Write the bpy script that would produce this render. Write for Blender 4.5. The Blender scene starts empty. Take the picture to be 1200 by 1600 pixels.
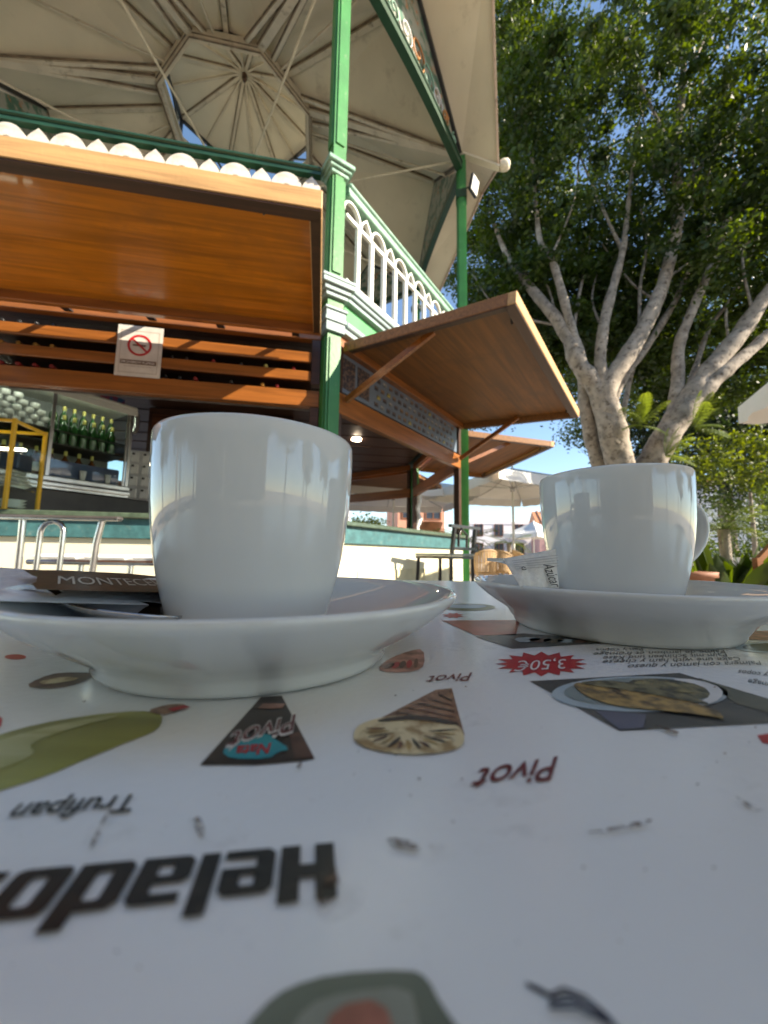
import bpy, math, random
import numpy as np
from mathutils import noise as mnoise
from mathutils import Vector, Matrix, Euler
from mathutils.geometry import tessellate_polygon
random.seed(7); RS = np.random.RandomState(7)
SC = bpy.context.scene; COL = SC.collection
R = math.radians; PI = math.pi; cos = math.cos; sin = math.sin

# ------------------------------------------------------------------ camera
EYE = Vector((0, 0, .77)); PITCH, ROLL = R(6.3), R(.9)
_fw = Vector((0, cos(PITCH), sin(PITCH))); _u0 = Vector((0, -sin(PITCH), cos(PITCH))); _r0 = Vector((1, 0, 0))
_rt = _r0 * cos(ROLL) + _u0 * sin(ROLL); _up = _u0 * cos(ROLL) - _r0 * sin(ROLL)
cd = bpy.data.cameras.new('camera'); cam = bpy.data.objects.new('camera', cd); COL.objects.link(cam)
cam.matrix_world = Matrix(((_rt.x, _up.x, -_fw.x, EYE.x), (_rt.y, _up.y, -_fw.y, EYE.y), (_rt.z, _up.z, -_fw.z, EYE.z), (0, 0, 0, 1)))
cd.sensor_fit = 'VERTICAL'; cd.sensor_height = 24; cd.lens = 9.0; cd.clip_start = .004; cd.clip_end = 1500
cd.dof.use_dof = True; cd.dof.focus_distance = .17; cd.dof.aperture_fstop = 10.5
SC.camera = cam

def px(x, y, Y):                     # photograph pixel -> world point at depth Y
    d = _fw + _rt * ((x - 600) / 600) - _up * ((y - 800) / 600)
    return EYE + d * (Y / d.y)
def pz(x, y, z):                     # photograph pixel -> world point at height z
    d = _fw + _rt * ((x - 600) / 600) - _up * ((y - 800) / 600)
    return EYE + d * ((z - EYE.z) / d.z)

# ------------------------------------------------------------------ light
SUN_EL = R(30); SUN = Vector((.955, -.296, 0)).normalized() * cos(SUN_EL) + Vector((0, 0, sin(SUN_EL)))
w = bpy.data.worlds.new('World'); SC.world = w; w.use_nodes = True
nt = w.node_tree; nt.nodes.clear()
sky = nt.nodes.new('ShaderNodeTexSky'); sky.sky_type = 'NISHITA'; sky.sun_disc = False
sky.sun_elevation = SUN_EL; sky.sun_rotation = math.atan2(SUN.x, SUN.y)
sky.air_density = 1.0; sky.dust_density = .0; sky.ozone_density = 4.0; sky.altitude = 0
bg = nt.nodes.new('ShaderNodeBackground'); bg.inputs[1].default_value = .12
wo = nt.nodes.new('ShaderNodeOutputWorld'); nt.links.new(sky.outputs[0], bg.inputs[0]); nt.links.new(bg.outputs[0], wo.inputs[0])
sl = bpy.data.lights.new('sun', 'SUN'); sl.energy = 5.0; sl.angle = R(.55); sl.color = (1, .95, .86)
so = bpy.data.objects.new('sun', sl); COL.objects.link(so); so.rotation_euler = SUN.to_track_quat('Z', 'Y').to_euler(); so.location = (6, -6, 14)
SC.view_settings.view_transform = 'Standard'; SC.view_settings.look = 'None'; SC.view_settings.gamma = 1
SC.view_settings.use_curve_mapping = False; SC.view_settings.use_white_balance = True; SC.view_settings.white_balance_temperature = 7500; SC.view_settings.exposure = 1.45
SC.render.engine = 'CYCLES'
SC.cycles.max_bounces = 10; SC.cycles.diffuse_bounces = 5; SC.cycles.transparent_max_bounces = 12; SC.cycles.sample_clamp_indirect = 6

# ------------------------------------------------------------------ helpers
def sock(b, *names):
    for n in names:
        if n in b.inputs: return b.inputs[n]
def mat(name, col, rough=.6, metal=0, var=.15, vscale=8, bump=0, bscale=60, col2=None, thr=None, coat=0, emit=None, spec=None, wood=False, dirt=None, grain_axis='X', gs=1.0):
    m = bpy.data.materials.new(name); m.use_nodes = True; t = m.node_tree; b = t.nodes['Principled BSDF']
    b.inputs['Roughness'].default_value = rough; b.inputs['Metallic'].default_value = metal
    if coat: b.inputs['Coat Weight'].default_value = coat; b.inputs['Coat Roughness'].default_value = .05
    if spec is not None: b.inputs['Specular IOR Level'].default_value = spec
    if emit: b.inputs['Emission Color'].default_value = (*emit[0], 1); b.inputs['Emission Strength'].default_value = emit[1]
    tc = t.nodes.new('ShaderNodeTexCoord'); src = tc.outputs['Object']
    n = t.nodes.new('ShaderNodeTexNoise'); n.inputs['Scale'].default_value = vscale; n.inputs['Detail'].default_value = 6
    if wood:
        mp = t.nodes.new('ShaderNodeMapping'); mp.inputs['Scale'].default_value = ((.5, 9, 9) if grain_axis == 'X' else (9, .5, 9) if grain_axis == 'Y' else (9, 9, .5))
        t.links.new(src, mp.inputs[0]); t.links.new(mp.outputs[0], n.inputs[0]); n.inputs['Distortion'].default_value = .9
        n.inputs['Scale'].default_value = 1.6 * gs
    else: t.links.new(src, n.inputs[0])
    r = t.nodes.new('ShaderNodeValToRGB'); c2 = col2 or tuple(c * (1 - var) for c in col)
    c1 = col if col2 else tuple(min(1, c * (1 + var)) for c in col)
    lo, hi = thr or (.32, .68)
    r.color_ramp.elements[0].position = lo; r.color_ramp.elements[1].position = hi
    r.color_ramp.elements[0].color = (*c2, 1); r.color_ramp.elements[1].color = (*c1, 1)
    t.links.new(n.outputs[0], r.inputs[0]); out = r.outputs[0]
    if dirt:
        dc, ds, dlo, dhi = dirt
        n2 = t.nodes.new('ShaderNodeTexNoise'); n2.inputs['Scale'].default_value = ds; n2.inputs['Detail'].default_value = 9; n2.inputs['Roughness'].default_value = .7
        t.links.new(src, n2.inputs[0]); r2 = t.nodes.new('ShaderNodeValToRGB')
        r2.color_ramp.elements[0].position = dlo; r2.color_ramp.elements[1].position = dhi
        r2.color_ramp.elements[0].color = (0, 0, 0, 1); r2.color_ramp.elements[1].color = (1, 1, 1, 1)
        t.links.new(n2.outputs[0], r2.inputs[0]); mx = t.nodes.new('ShaderNodeMixRGB')
        t.links.new(r2.outputs[0], mx.inputs[0]); t.links.new(out, mx.inputs[1]); mx.inputs[2].default_value = (*dc, 1); out = mx.outputs[0]
    t.links.new(out, b.inputs['Base Color'])
    if bump:
        nb = t.nodes.new('ShaderNodeTexNoise'); nb.inputs['Scale'].default_value = bscale; nb.inputs['Detail'].default_value = 5; t.links.new(src, nb.inputs[0])
        bp = t.nodes.new('ShaderNodeBump'); bp.inputs['Strength'].default_value = bump; bp.inputs['Distance'].default_value = .01
        t.links.new(nb.outputs[0], bp.inputs['Height']); t.links.new(bp.outputs[0], b.inputs['Normal'])
    return m
def leaf_mat(name, c, c2, trans=.45, scale=.6):
    m = mat(name, c, .45, col2=c2, vscale=scale, thr=(.3, .7)); t = m.node_tree; b = t.nodes['Principled BSDF']
    o = t.nodes['Material Output']; tr = t.nodes.new('ShaderNodeBsdfTranslucent'); mx = t.nodes.new('ShaderNodeMixShader')
    src = b.inputs['Base Color'].links[0].from_socket
    hs = t.nodes.new('ShaderNodeHueSaturation'); hs.inputs['Value'].default_value = 2.6; hs.inputs['Hue'].default_value = .465; hs.inputs['Saturation'].default_value = 1.15
    t.links.new(src, hs.inputs['Color']); t.links.new(hs.outputs[0], tr.inputs[0])
    t.links.new(b.outputs[0], mx.inputs[1]); t.links.new(tr.outputs[0], mx.inputs[2]); mx.inputs[0].default_value = trans
    t.links.new(mx.outputs[0], o.inputs[0]); return m
def glass_mat(name, tint=(.9, .95, .93), alpha=.16, rough=.02):
    m = bpy.data.materials.new(name); m.use_nodes = True; t = m.node_tree; t.nodes.clear()
    o = t.nodes.new('ShaderNodeOutputMaterial'); a = t.nodes.new('ShaderNodeBsdfTransparent'); g = t.nodes.new('ShaderNodeBsdfGlossy')
    a.inputs[0].default_value = (*tint, 1); g.inputs['Roughness'].default_value = rough; mx = t.nodes.new('ShaderNodeMixShader')
    fr = t.nodes.new('ShaderNodeFresnel'); fr.inputs[0].default_value = 1.45; ad = t.nodes.new('ShaderNodeMath'); ad.inputs[1].default_value = alpha * .3
    nz = t.nodes.new('ShaderNodeTexNoise'); nz.inputs['Scale'].default_value = 3; tc = t.nodes.new('ShaderNodeTexCoord'); t.links.new(tc.outputs['Object'], nz.inputs[0])
    mu = t.nodes.new('ShaderNodeMath'); mu.operation = 'MULTIPLY'; mu.inputs[1].default_value = alpha * .3; t.links.new(nz.outputs[0], mu.inputs[0])
    t.links.new(fr.outputs[0], ad.inputs[0]); t.links.new(mu.outputs[0], ad.inputs[1])
    ge = t.nodes.new('ShaderNodeNewGeometry'); iv = t.nodes.new('ShaderNodeMath'); iv.operation = 'SUBTRACT'; iv.inputs[0].default_value = 1; t.links.new(ge.outputs['Backfacing'], iv.inputs[1])
    mb_ = t.nodes.new('ShaderNodeMath'); mb_.operation = 'MULTIPLY'; mb_.use_clamp = True; t.links.new(ad.outputs[0], mb_.inputs[0]); t.links.new(iv.outputs[0], mb_.inputs[1])
    t.links.new(mb_.outputs[0], mx.inputs[0]); t.links.new(a.outputs[0], mx.inputs[1]); t.links.new(g.outputs[0], mx.inputs[2]); t.links.new(mx.outputs[0], o.inputs[0])
    return m

class MB:
    def __init__(s): s.v = []; s.f = []; s.sm = []
    def add(s, vs, fs, smooth=False):
        o = len(s.v); s.v += [tuple(v) for v in vs]; s.f += [tuple(i + o for i in f) for f in fs]; s.sm += [smooth] * len(fs); return s
    def box(s, x0, x1, y0, y1, z0, z1, M=None, bev=0):
        x0, x1 = min(x0, x1), max(x0, x1); y0, y1 = min(y0, y1), max(y0, y1); z0, z1 = min(z0, z1), max(z0, z1)
        if bev <= 0:
            vs = [(x, y, z) for z in (z0, z1) for x, y in ((x0, y0), (x1, y0), (x1, y1), (x0, y1))]
            fs = [(3, 2, 1, 0), (4, 5, 6, 7), (0, 1, 5, 4), (1, 2, 6, 5), (2, 3, 7, 6), (3, 0, 4, 7)]
        else:
            b = min(bev, (x1 - x0) * .45, (y1 - y0) * .45, (z1 - z0) * .45); vs = []
            rings = [(z0, b), (z0 + b, 0), (z1 - b, 0), (z1, b)]
            for z, i in rings:
                vs += [(x0 + b + i * 0, y0 + i, z), (x1 - b, y0 + i, z), (x1 - i, y0 + b, z), (x1 - i, y1 - b, z), (x1 - b, y1 - i, z), (x0 + b, y1 - i, z), (x0 + i, y1 - b, z), (x0 + i, y0 + b, z)]
            fs = [tuple(range(7, -1, -1)), tuple(range(24, 32))]
            for k in range(3):
                for i in range(8): fs.append((k * 8 + i, k * 8 + (i + 1) % 8, k * 8 + 8 + (i + 1) % 8, k * 8 + 8 + i))
        if M: vs = [M @ Vector(v) for v in vs]
        return s.add(vs, fs)
    def prism(s, poly, z0, z1, M=None):      # poly in xy
        n = len(poly); vs = [(x, y, z0) for x, y in poly] + [(x, y, z1) for x, y in poly]
        fs = [tuple(range(n - 1, -1, -1)), tuple(range(n, 2 * n))] + [(i, (i + 1) % n, n + (i + 1) % n, n + i) for i in range(n)]
        if M: vs = [M @ Vector(v) for v in vs]
        return s.add(vs, fs)
    def beam(s, a, b, w, h=None, up=Vector((0, 0, 1)), bev=0):
        a = Vector(a); b = Vector(b); h = h or w; d = (b - a); L = d.length; d.normalize()
        x = d.cross(up); x = x.normalized() if x.length > 1e-4 else Vector((1, 0, 0)); z = x.cross(d).normalized()
        M = Matrix(((x.x, d.x, z.x, a.x), (x.y, d.y, z.y, a.y), (x.z, d.z, z.z, a.z), (0, 0, 0, 1)))
        return s.box(-w / 2, w / 2, 0, L, -h / 2, h / 2, M, bev)
    def tube(s, pts, rad, n=8, cap=True, smooth=True):
        pts = [Vector(p) for p in pts]; rr = rad if isinstance(rad, (list, tuple)) else [rad] * len(pts); vs = []; prev = None
        for i, p in enumerate(pts):
            t = (pts[min(i + 1, len(pts) - 1)] - pts[max(i - 1, 0)]).normalized()
            if prev is None: a = t.orthogonal().normalized()
            else: a = (prev - t * prev.dot(t)); a = a.normalized() if a.length > 1e-5 else t.orthogonal().normalized()
            prev = a; b = t.cross(a)
            vs += [p + (a * cos(2 * PI * k / n) + b * sin(2 * PI * k / n)) * rr[i] for k in range(n)]
        fs = [(i * n + k, i * n + (k + 1) % n, (i + 1) * n + (k + 1) % n, (i + 1) * n + k) for i in range(len(pts) - 1) for k in range(n)]
        s.add(vs, fs, smooth)
        if cap: o = (len(pts) - 1) * n; s.add(vs[:n][::-1], [tuple(range(n))]); s.add(vs[o:], [tuple(range(n))])
        return s
    def lathe(s, prof, n=48, M=None, smooth=True, close=False):   # prof (r,z)
        vs = []; idx = []
        for r, z in prof:
            if r < 1e-6: idx.append([len(vs)] * n); vs.append((0, 0, z))
            else: idx.append(list(range(len(vs), len(vs) + n))); vs += [(r * cos(2 * PI * k / n), r * sin(2 * PI * k / n), z) for k in range(n)]
        fs = []; m = len(prof)
        for i in range(m if close else m - 1):
            A, B = idx[i], idx[(i + 1) % m]
            for k in range(n):
                q = [A[k], A[(k + 1) % n], B[(k + 1) % n], B[k]]; q = [q[j] for j in range(4) if q[j] not in q[:j]]
                if len(q) > 2: fs.append(tuple(q))
        if M: vs = [M @ Vector(v) for v in vs]
        return s.add(vs, fs, smooth)
    def poly(s, outer, holes=(), M=None, z=0):
        loops = [[Vector((x, y, 0)) for x, y in outer]] + [[Vector((x, y, 0)) for x, y in h] for h in holes]
        tris = tessellate_polygon(loops); vs = [Vector((v.x, v.y, z)) for l in loops for v in l]
        def area(t): a, b, c = (vs[i] for i in t); return (b.x - a.x) * (c.y - a.y) - (b.y - a.y) * (c.x - a.x)
        tris = [t if area(t) > 0 else t[::-1] for t in tris]
        if M: vs = [M @ v for v in vs]
        return s.add(vs, tris)
    def mesh(s, name, m=None):
        me = bpy.data.meshes.new(name); me.from_pydata([tuple(v) for v in s.v], [], s.f)
        me.polygons.foreach_set('use_smooth', s.sm); me.update()
        if m: me.materials.append(m)
        return me
def obj(name, me, parent=None, loc=(0, 0, 0), rot=(0, 0, 0), label=None, kind=None, m=None):
    if isinstance(me, MB): me = me.mesh(name, m)
    o = bpy.data.objects.new(name, me); COL.objects.link(o); o.location = loc; o.rotation_euler = rot
    if parent: o.parent = parent
    if label: o['label'] = label
    if kind: o['kind'] = kind
    return o
def tag(o, label, cat, group=None): o['label'] = label; o['category'] = cat; o.update_tag(); (o.__setitem__('group', group) if group else None); return o
def thing(name, label, cat, loc=(0, 0, 0), rotz=0, group=None, rot=None):
    o = bpy.data.objects.new(name, None); COL.objects.link(o); o.location = loc; o.rotation_euler = rot or (0, 0, rotz); o.empty_display_size = .1
    return tag(o, label, cat, group)
def copy_tree(o, parent=None):
    c = o.copy(); COL.objects.link(c)
    if parent: c.parent = parent
    for ch in list(KIDS.get(o.name, ())) or [x for x in o.children]: copy_tree(ch, c)
    return c
KIDS = {}
def dup(o, loc, rotz=None, label=None, sc=None):
    c = copy_tree(o); c.location = loc
    if rotz is not None: c.rotation_euler = (0, 0, rotz)
    if label: c['label'] = label
    if sc: c.scale = (sc, sc, sc)
    return c
def smooth_all(mb): mb.sm = [True] * len(mb.sm); return mb

# ------------------------------------------------------------------ materials
M = {}
M['green'] = mat('green_paint', (.034, .19, .045), .42, var=.12, vscale=5, bump=.12, bscale=25, dirt=((.17, .26, .14), 16, .60, .70))
M['green_dark'] = mat('dark_green_paint', (.012, .050, .024), .35, var=.2, vscale=6, bump=.1, bscale=30)
M['green_pale'] = mat('weathered_green_rail', (.16, .30, .22), .5, var=.2, vscale=9, bump=.2, bscale=40, dirt=((.4, .45, .38), 18, .58, .7))
M['moulding'] = mat('grey_blue_moulding', (.20, .28, .28), .5, var=.12, vscale=7, bump=.1, dirt=((.22, .3, .26), 12, .55, .75))
M['white_paint'] = mat('white_rail_paint', (.78, .77, .70), .45, var=.06, vscale=8, dirt=((.5, .47, .38), 9, .62, .8))
M['cream_roof'] = mat('cream_roof_sheet', (.68, .60, .46), .7, var=.08, vscale=1.2, bump=.08, bscale=80, dirt=((.36, .29, .2), 2.2, .58, .85))
M['roof_rib'] = mat('cream_roof_rib', (.60, .52, .40), .65, var=.1, vscale=4, dirt=((.20, .15, .10), 6, .56, .72))
M['wood_shaded'] = mat('shaded_pine_edge', (.27, .115, .035), .5, wood=True, var=.3, coat=.1, gs=3)  # pale pine darkened in colour for flap sides lying in shade
M['rod'] = mat('pale_rod_paint', (.62, .55, .42), .5)
M['fascia'] = mat('roof_edge_fascia', (.52, .38, .29), .6, var=.2, vscale=6, dirt=((.25, .16, .12), 9, .55, .7))
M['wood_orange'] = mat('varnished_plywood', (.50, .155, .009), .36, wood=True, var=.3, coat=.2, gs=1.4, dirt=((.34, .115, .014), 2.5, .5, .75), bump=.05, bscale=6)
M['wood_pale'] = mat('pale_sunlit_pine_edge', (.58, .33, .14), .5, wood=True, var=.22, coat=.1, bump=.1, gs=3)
M['wood_brown'] = mat('brown_varnished_board', (.26, .085, .018), .35, wood=True, var=.3, coat=.3, gs=2)
M['wood_dark'] = mat('dark_stained_wood', (.055, .022, .012), .45, wood=True, var=.35, gs=2)
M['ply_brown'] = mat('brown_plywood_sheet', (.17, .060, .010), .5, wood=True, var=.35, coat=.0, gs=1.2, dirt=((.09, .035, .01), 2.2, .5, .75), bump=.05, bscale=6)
M['cream_wall'] = mat('cream_counter_wall', (.74, .69, .52), .6, var=.04, vscale=3, bump=.05, dirt=((.5, .45, .32), 3, .66, .9))
M['teal'] = mat('worn_teal_paint', (.04, .125, .135), .45, var=.25, vscale=14, bump=.2, bscale=50, dirt=((.14, .2, .18), 22, .58, .72))
M['countertop'] = mat('dark_green_countertop', (.07, .10, .07), .25, var=.25, vscale=20, dirt=((.25, .26, .2), 8, .6, .8))
M['black_metal'] = mat('black_metal', (.018, .018, .02), .35, var=.2)
M['steel'] = mat('brushed_steel', (.55, .55, .55), .28, 1, var=.12, vscale=14)
M['chrome'] = mat('polished_aluminium', (.62, .62, .62), .22, 1, var=.12, vscale=20)
M['dark_body'] = mat('dark_cabinet', (.03, .027, .025), .5, var=.3)
M['glass'] = glass_mat('clear_glass')
M['ceramic'] = mat('white_glazed_ceramic', (.69, .70, .685), .015, var=.012, vscale=6, spec=.62, dirt=((.42, .3, .2), 45, .83, .87))
M['laminate'] = mat('white_printed_laminate', (.82, .82, .81), .20, var=.04, vscale=7, bump=.03, bscale=500, dirt=((.50, .46, .40), 26, .66, .88), coat=.0)
M['laminate_edge'] = mat('grey_laminate_edge', (.3, .31, .3), .5)
M['canvas'] = mat('white_parasol_canvas', (.78, .76, .73), .8, var=.04, vscale=2, bump=.1, bscale=9)
M['bark'] = mat('pale_fig_bark', (.30, .25, .20), .85, var=.35, vscale=6, bump=1.0, bscale=30, dirt=((.09, .065, .045), 10, .52, .64))
M['leaf'] = leaf_mat('fig_leaf', (.052, .092, .012), (.012, .028, .006), .40, .9)
M['leaf_bright'] = leaf_mat('bright_leaf', (.085, .12, .016), (.03, .055, .010), .42, 2.5)
M['leaf_dark'] = leaf_mat('dark_leaf', (.02, .045, .012), (.008, .02, .006), .2)
M['palm'] = leaf_mat('palm_leaf', (.12, .17, .03), (.06, .1, .02), .4)
M['pave'] = mat('plaza_paving', (.42, .36, .30), .8, var=.12, vscale=3, bump=.2, bscale=12)
M['terracotta'] = mat('terracotta', (.52, .22, .11), .7, var=.18, vscale=6)
M['white_wall'] = mat('whitewashed_wall', (.74, .73, .76), .8, var=.05, vscale=.8)
M['rattan'] = mat('honey_rattan', (.42, .28, .15), .6, var=.3, vscale=60, bump=.5, bscale=120)
def ink(name, c, var=.05, vs=200, **k): return mat('ink_' + name, c, .30, var=var, vscale=vs, **k)

exec_setting = True
# ------------------------------------------------------------------ ground
g = MB(); g.add([(-600, -600, 0), (600, -600, 0), (600, 600, 0), (-600, 600, 0)], [(0, 1, 2, 3)])
gm = mat('plaza_ground', (.40, .35, .30), .85, var=.15, vscale=1.5, bump=.2, bscale=10)
obj('ground', g, kind='structure', m=gm)
# paving slabs that show beyond the table, between kiosk and garden
ps = MB(); ps.box(.003, .597, .003, .597, 0, .03, bev=.008); psm = ps.mesh('paving_slab', M['pave'])
pvr = obj('pavement', MB().box(1.2, 13.2, 4.2, 16.2, .001, .006), kind='structure', m=mat('paving_joint', (.2, .18, .16), .9))
k = 0
for i in range(20):
    for j in range(20):
        x, y = 1.2 + i * .6, 4.2 + j * .6
        if k < 290 and -.1 < (x / y) < .95 and y > 5:
            obj('paving_slab', psm, pvr, (x, y, .004 + RS.uniform(-.002, .002)), (0, 0, 0)); k += 1

# ------------------------------------------------------------------ bandstand kiosk
PHI = .170; S = 2.8; CTR = Vector((-2.433, 6.244, 0)); AP = S / 2 / math.tan(PI / 8); CR = S / 2 / sin(PI / 8)
K = thing('bandstand_kiosk', 'two storey octagonal green bandstand with a wooden snack bar below and cream folded roof', 'bandstand', CTR, PHI)
A45 = PI / 4
def B(k): return Matrix.Rotation(k * A45, 4, 'Z')           # bay frame: x along bay, -y outward
def bayp(k, t, off, z): return B(k) @ Vector((t, -(AP + off), z))
def kpart(name, mb, m, k=None, parent=None, label=None, kind=None):
    return obj(name, mb, parent or K, (0, 0, 0), (0, 0, (k or 0) * A45), label, kind, m)
def vert(k, off=0):                                           # post k between bay k and bay k+1  (k=0: right end of bay 0)
    a = -PI / 2 + PI / 8 + k * A45; return Vector(((CR + off) * cos(a), (CR + off) * sin(a), 0)), a

# posts
pm = MB(); pm.box(-.062, .062, -.062, .062, 0, 2.64); pm.box(-.062, .062, -.062, .062, 3.16, 7.02)
for zz0, zz1 in ((0.02, 2.6), (3.2, 4.14), (4.45, 6.95)): pm.box(.063, .075, -.04, .04, zz0, zz1); pm.box(-.075, -.063, -.04, .04, zz0, zz1); pm.box(-.04, .04, -.075, -.063, zz0, zz1); pm.box(-.04, .04, .063, .075, zz0, zz1)
pmesh = pm.mesh('post', M['green'])
cap = MB()
for z0, z1, h in ((4.13, 4.17, .085), (4.17, 4.205, .105), (4.205, 4.25, .128), (4.25, 4.27, .10)): cap.box(-h, h, -h, h, z0, z1, bev=.006)
capm = cap.mesh('post_rail_cap', M['green_pale'])
cor = MB()
for z0, z1, h in ((2.645, 2.73, .088), (2.73, 2.765, .10), (2.765, 2.83, .092), (2.83, 2.855, .105)): cor.box(-h, h, -h, h, z0, z1, bev=.004)
for z0, z1, h in ((2.945, 2.985, .105), (2.985, 3.03, .125), (3.03, 3.075, .15), (3.075, 3.105, .155)): cor.box(-h, h, -h, h, z0, z1, bev=.004)
corm = cor.mesh('post_capital', M['moulding'])
nk = MB().box(-.075, .075, -.075, .075, 2.856, 2.939).mesh('capital_neck', M['green'])
clm = MB().box(-.085, .085, -.085, .085, 6.28, 6.42).mesh('post_collar', M['green_dark'])
for k in range(8):
    v, a = vert(k); p = obj('post', pmesh, K, v + (Vector((-.16, 0, 0)) if k == 7 else Vector((0, 0, 0))), (0, 0, a))
    obj('post_rail_cap', capm, p); obj('post_capital', corm, p); obj('capital_neck', nk, p); obj('post_collar', clm, p)

# upper floor and cornice, railings
oct_ = [tuple(vert(k, -.06)[0][:2]) for k in range(8)]
kpart('upper_floor', MB().prism(oct_, 2.80, 3.0), M['green_dark'])
hl = S / 2 - .12
for k in range(8):
    c = MB()
    for z0, z1, o in ((3.045, 3.085, .11), (3.085, 3.14, .13)): c.box(-hl + .0, hl, -(AP + o), -(AP - .05), z0, z1, bev=.006)
    c.box(-hl, hl, -(AP + .085), -(AP - .05), 3.005, 3.043)
    kpart('cornice', c, M['moulding'], k)
    kpart('cornice_frieze', MB().box(-hl, hl, -(AP + .035), -(AP - .05), 2.83, 3.003), mat('bright_green_paint', (.06, .30, .10), .4) if k == 0 else bpy.data.materials['bright_green_paint'], k)
    kpart('lower_cornice', MB().box(-hl, hl, -(AP + .075), -(AP - .05), 2.77, 2.828, bev=.01).box(-hl, hl, -(AP + .05), -(AP - .05), 2.72, 2.768), M['moulding'], k)
    if k in (0, 1, 2, 7):
        tr = MB().box(-hl + .02, hl - .02, -(AP + .045), -(AP - .045), 4.185, 4.225, bev=.012).box(-hl + .02, hl - .02, -(AP + .028), -(AP - .028), 4.15, 4.183) if k == 0 else MB().box(-hl + .02, hl - .02, -(AP + .055), -(AP - .055), 4.19, 4.235, bev=.012).box(-hl + .02, hl - .02, -(AP + .035), -(AP - .035), 4.14, 4.188).box(-hl + .02, hl - .02, -(AP + .045), -(AP - .045), 4.10, 4.138, bev=.008)
        kpart('top_rail', tr, M['green_pale'] if k != 0 else M['green_dark'], k)
        kpart('bottom_rail', MB().box(-hl + .02, hl - .02, -(AP + .03), -(AP - .03), 3.22, 3.27), M['white_paint'], k)
        kpart('middle_rail', MB().box(-hl + .02, hl - .02, -(AP + .016), -(AP - .016), 3.90, 3.935), M['white_paint'], k)
if True:
    sp = .215; n = 12
    bal = MB().box(-.024, .024, -.02, .02, 3.27, 3.90, bev=.003).mesh('baluster', M['white_paint'])
    # arch boards standing between the balusters: round one, then a pointed one
    ro = MB(); N = 14; w2 = .133
    outer = [(w2 * cos(PI * i / N), .15 * sin(PI * i / N)) for i in range(N + 1)]; inner = [(.040 * cos(PI * i / N), .038 * sin(PI * i / N)) for i in range(N, -1, -1)]
    Mv = Matrix(((1, 0, 0, 0), (0, 0, -1, 0), (0, 1, 0, 3.937), (0, 0, 0, 1)))
    def ringprism(mb, o, i_, d, Mx):
        n_ = len(o); lo = []
        vs = [(x, y, -d) for x, y in o] + [(x, y, -d) for x, y in i_[::-1]] + [(x, y, d) for x, y in o] + [(x, y, d) for x, y in i_[::-1]]
        fs = []
        for j in range(n_ - 1):
            fs += [(j, n_ + j, n_ + j + 1, j + 1), (2 * n_ + j, 2 * n_ + j + 1, 3 * n_ + j + 1, 3 * n_ + j), (j, j + 1, 2 * n_ + j + 1, 2 * n_ + j), (n_ + j, 3 * n_ + j, 3 * n_ + j + 1, n_ + j + 1)]
        mb.add([Mx @ Vector(v) for v in vs], fs)
    ringprism(ro, outer, inner, .028, Mv); M['arch_cream'] = mat('cream_arch_paint', (.60, .57, .50), .5, var=.08, dirt=((.42, .38, .3), 9, .55, .75)); rom = ro.mesh('round_arch', M['arch_cream'])
    pk = MB(); o2 = [(.085, 0), (.078, .05), (.05, .095), (0, .145), (-.05, .095), (-.078, .05), (-.085, 0)]; i2 = [(.02, 0), (.018, .012), (.012, .02), (0, .03), (-.012, .02), (-.018, .012), (-.02, 0)][::-1]
    ringprism(pk, o2, i2, .028, Mv); pkm = pk.mesh('pointed_arch', M['arch_cream'])
    ro = MB(); ringprism(ro, outer, [(.112 * cos(PI * i / N), .134 * sin(PI * i / N)) for i in range(N, -1, -1)], .02, Mv); rom2 = ro.mesh('round_arch_open', M['white_paint'])
    pk = MB(); ringprism(pk, o2, [(x * .78, z * .82) for x, z in o2][::-1], .02, Mv); pkm2 = pk.mesh('pointed_arch_open', M['white_paint'])
    for k in (0, 1, 2, 7):
        for i in range(n + 1):
            t = (i - n / 2) * sp
            if abs(t) < hl - .03: obj('baluster', bal, K, bayp(k, t, 0, 0), (0, 0, k * A45))
        for i in range(n):
            t = (i - n / 2 + .5) * sp
            obj('round_arch' if i % 2 == 0 else 'pointed_arch', (rom if k == 0 else rom2) if i % 2 == 0 else (pkm if k == 0 else pkm2), K, bayp(k, t, 0, .034 if k == 0 else 0), (0, 0, k * A45))

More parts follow.
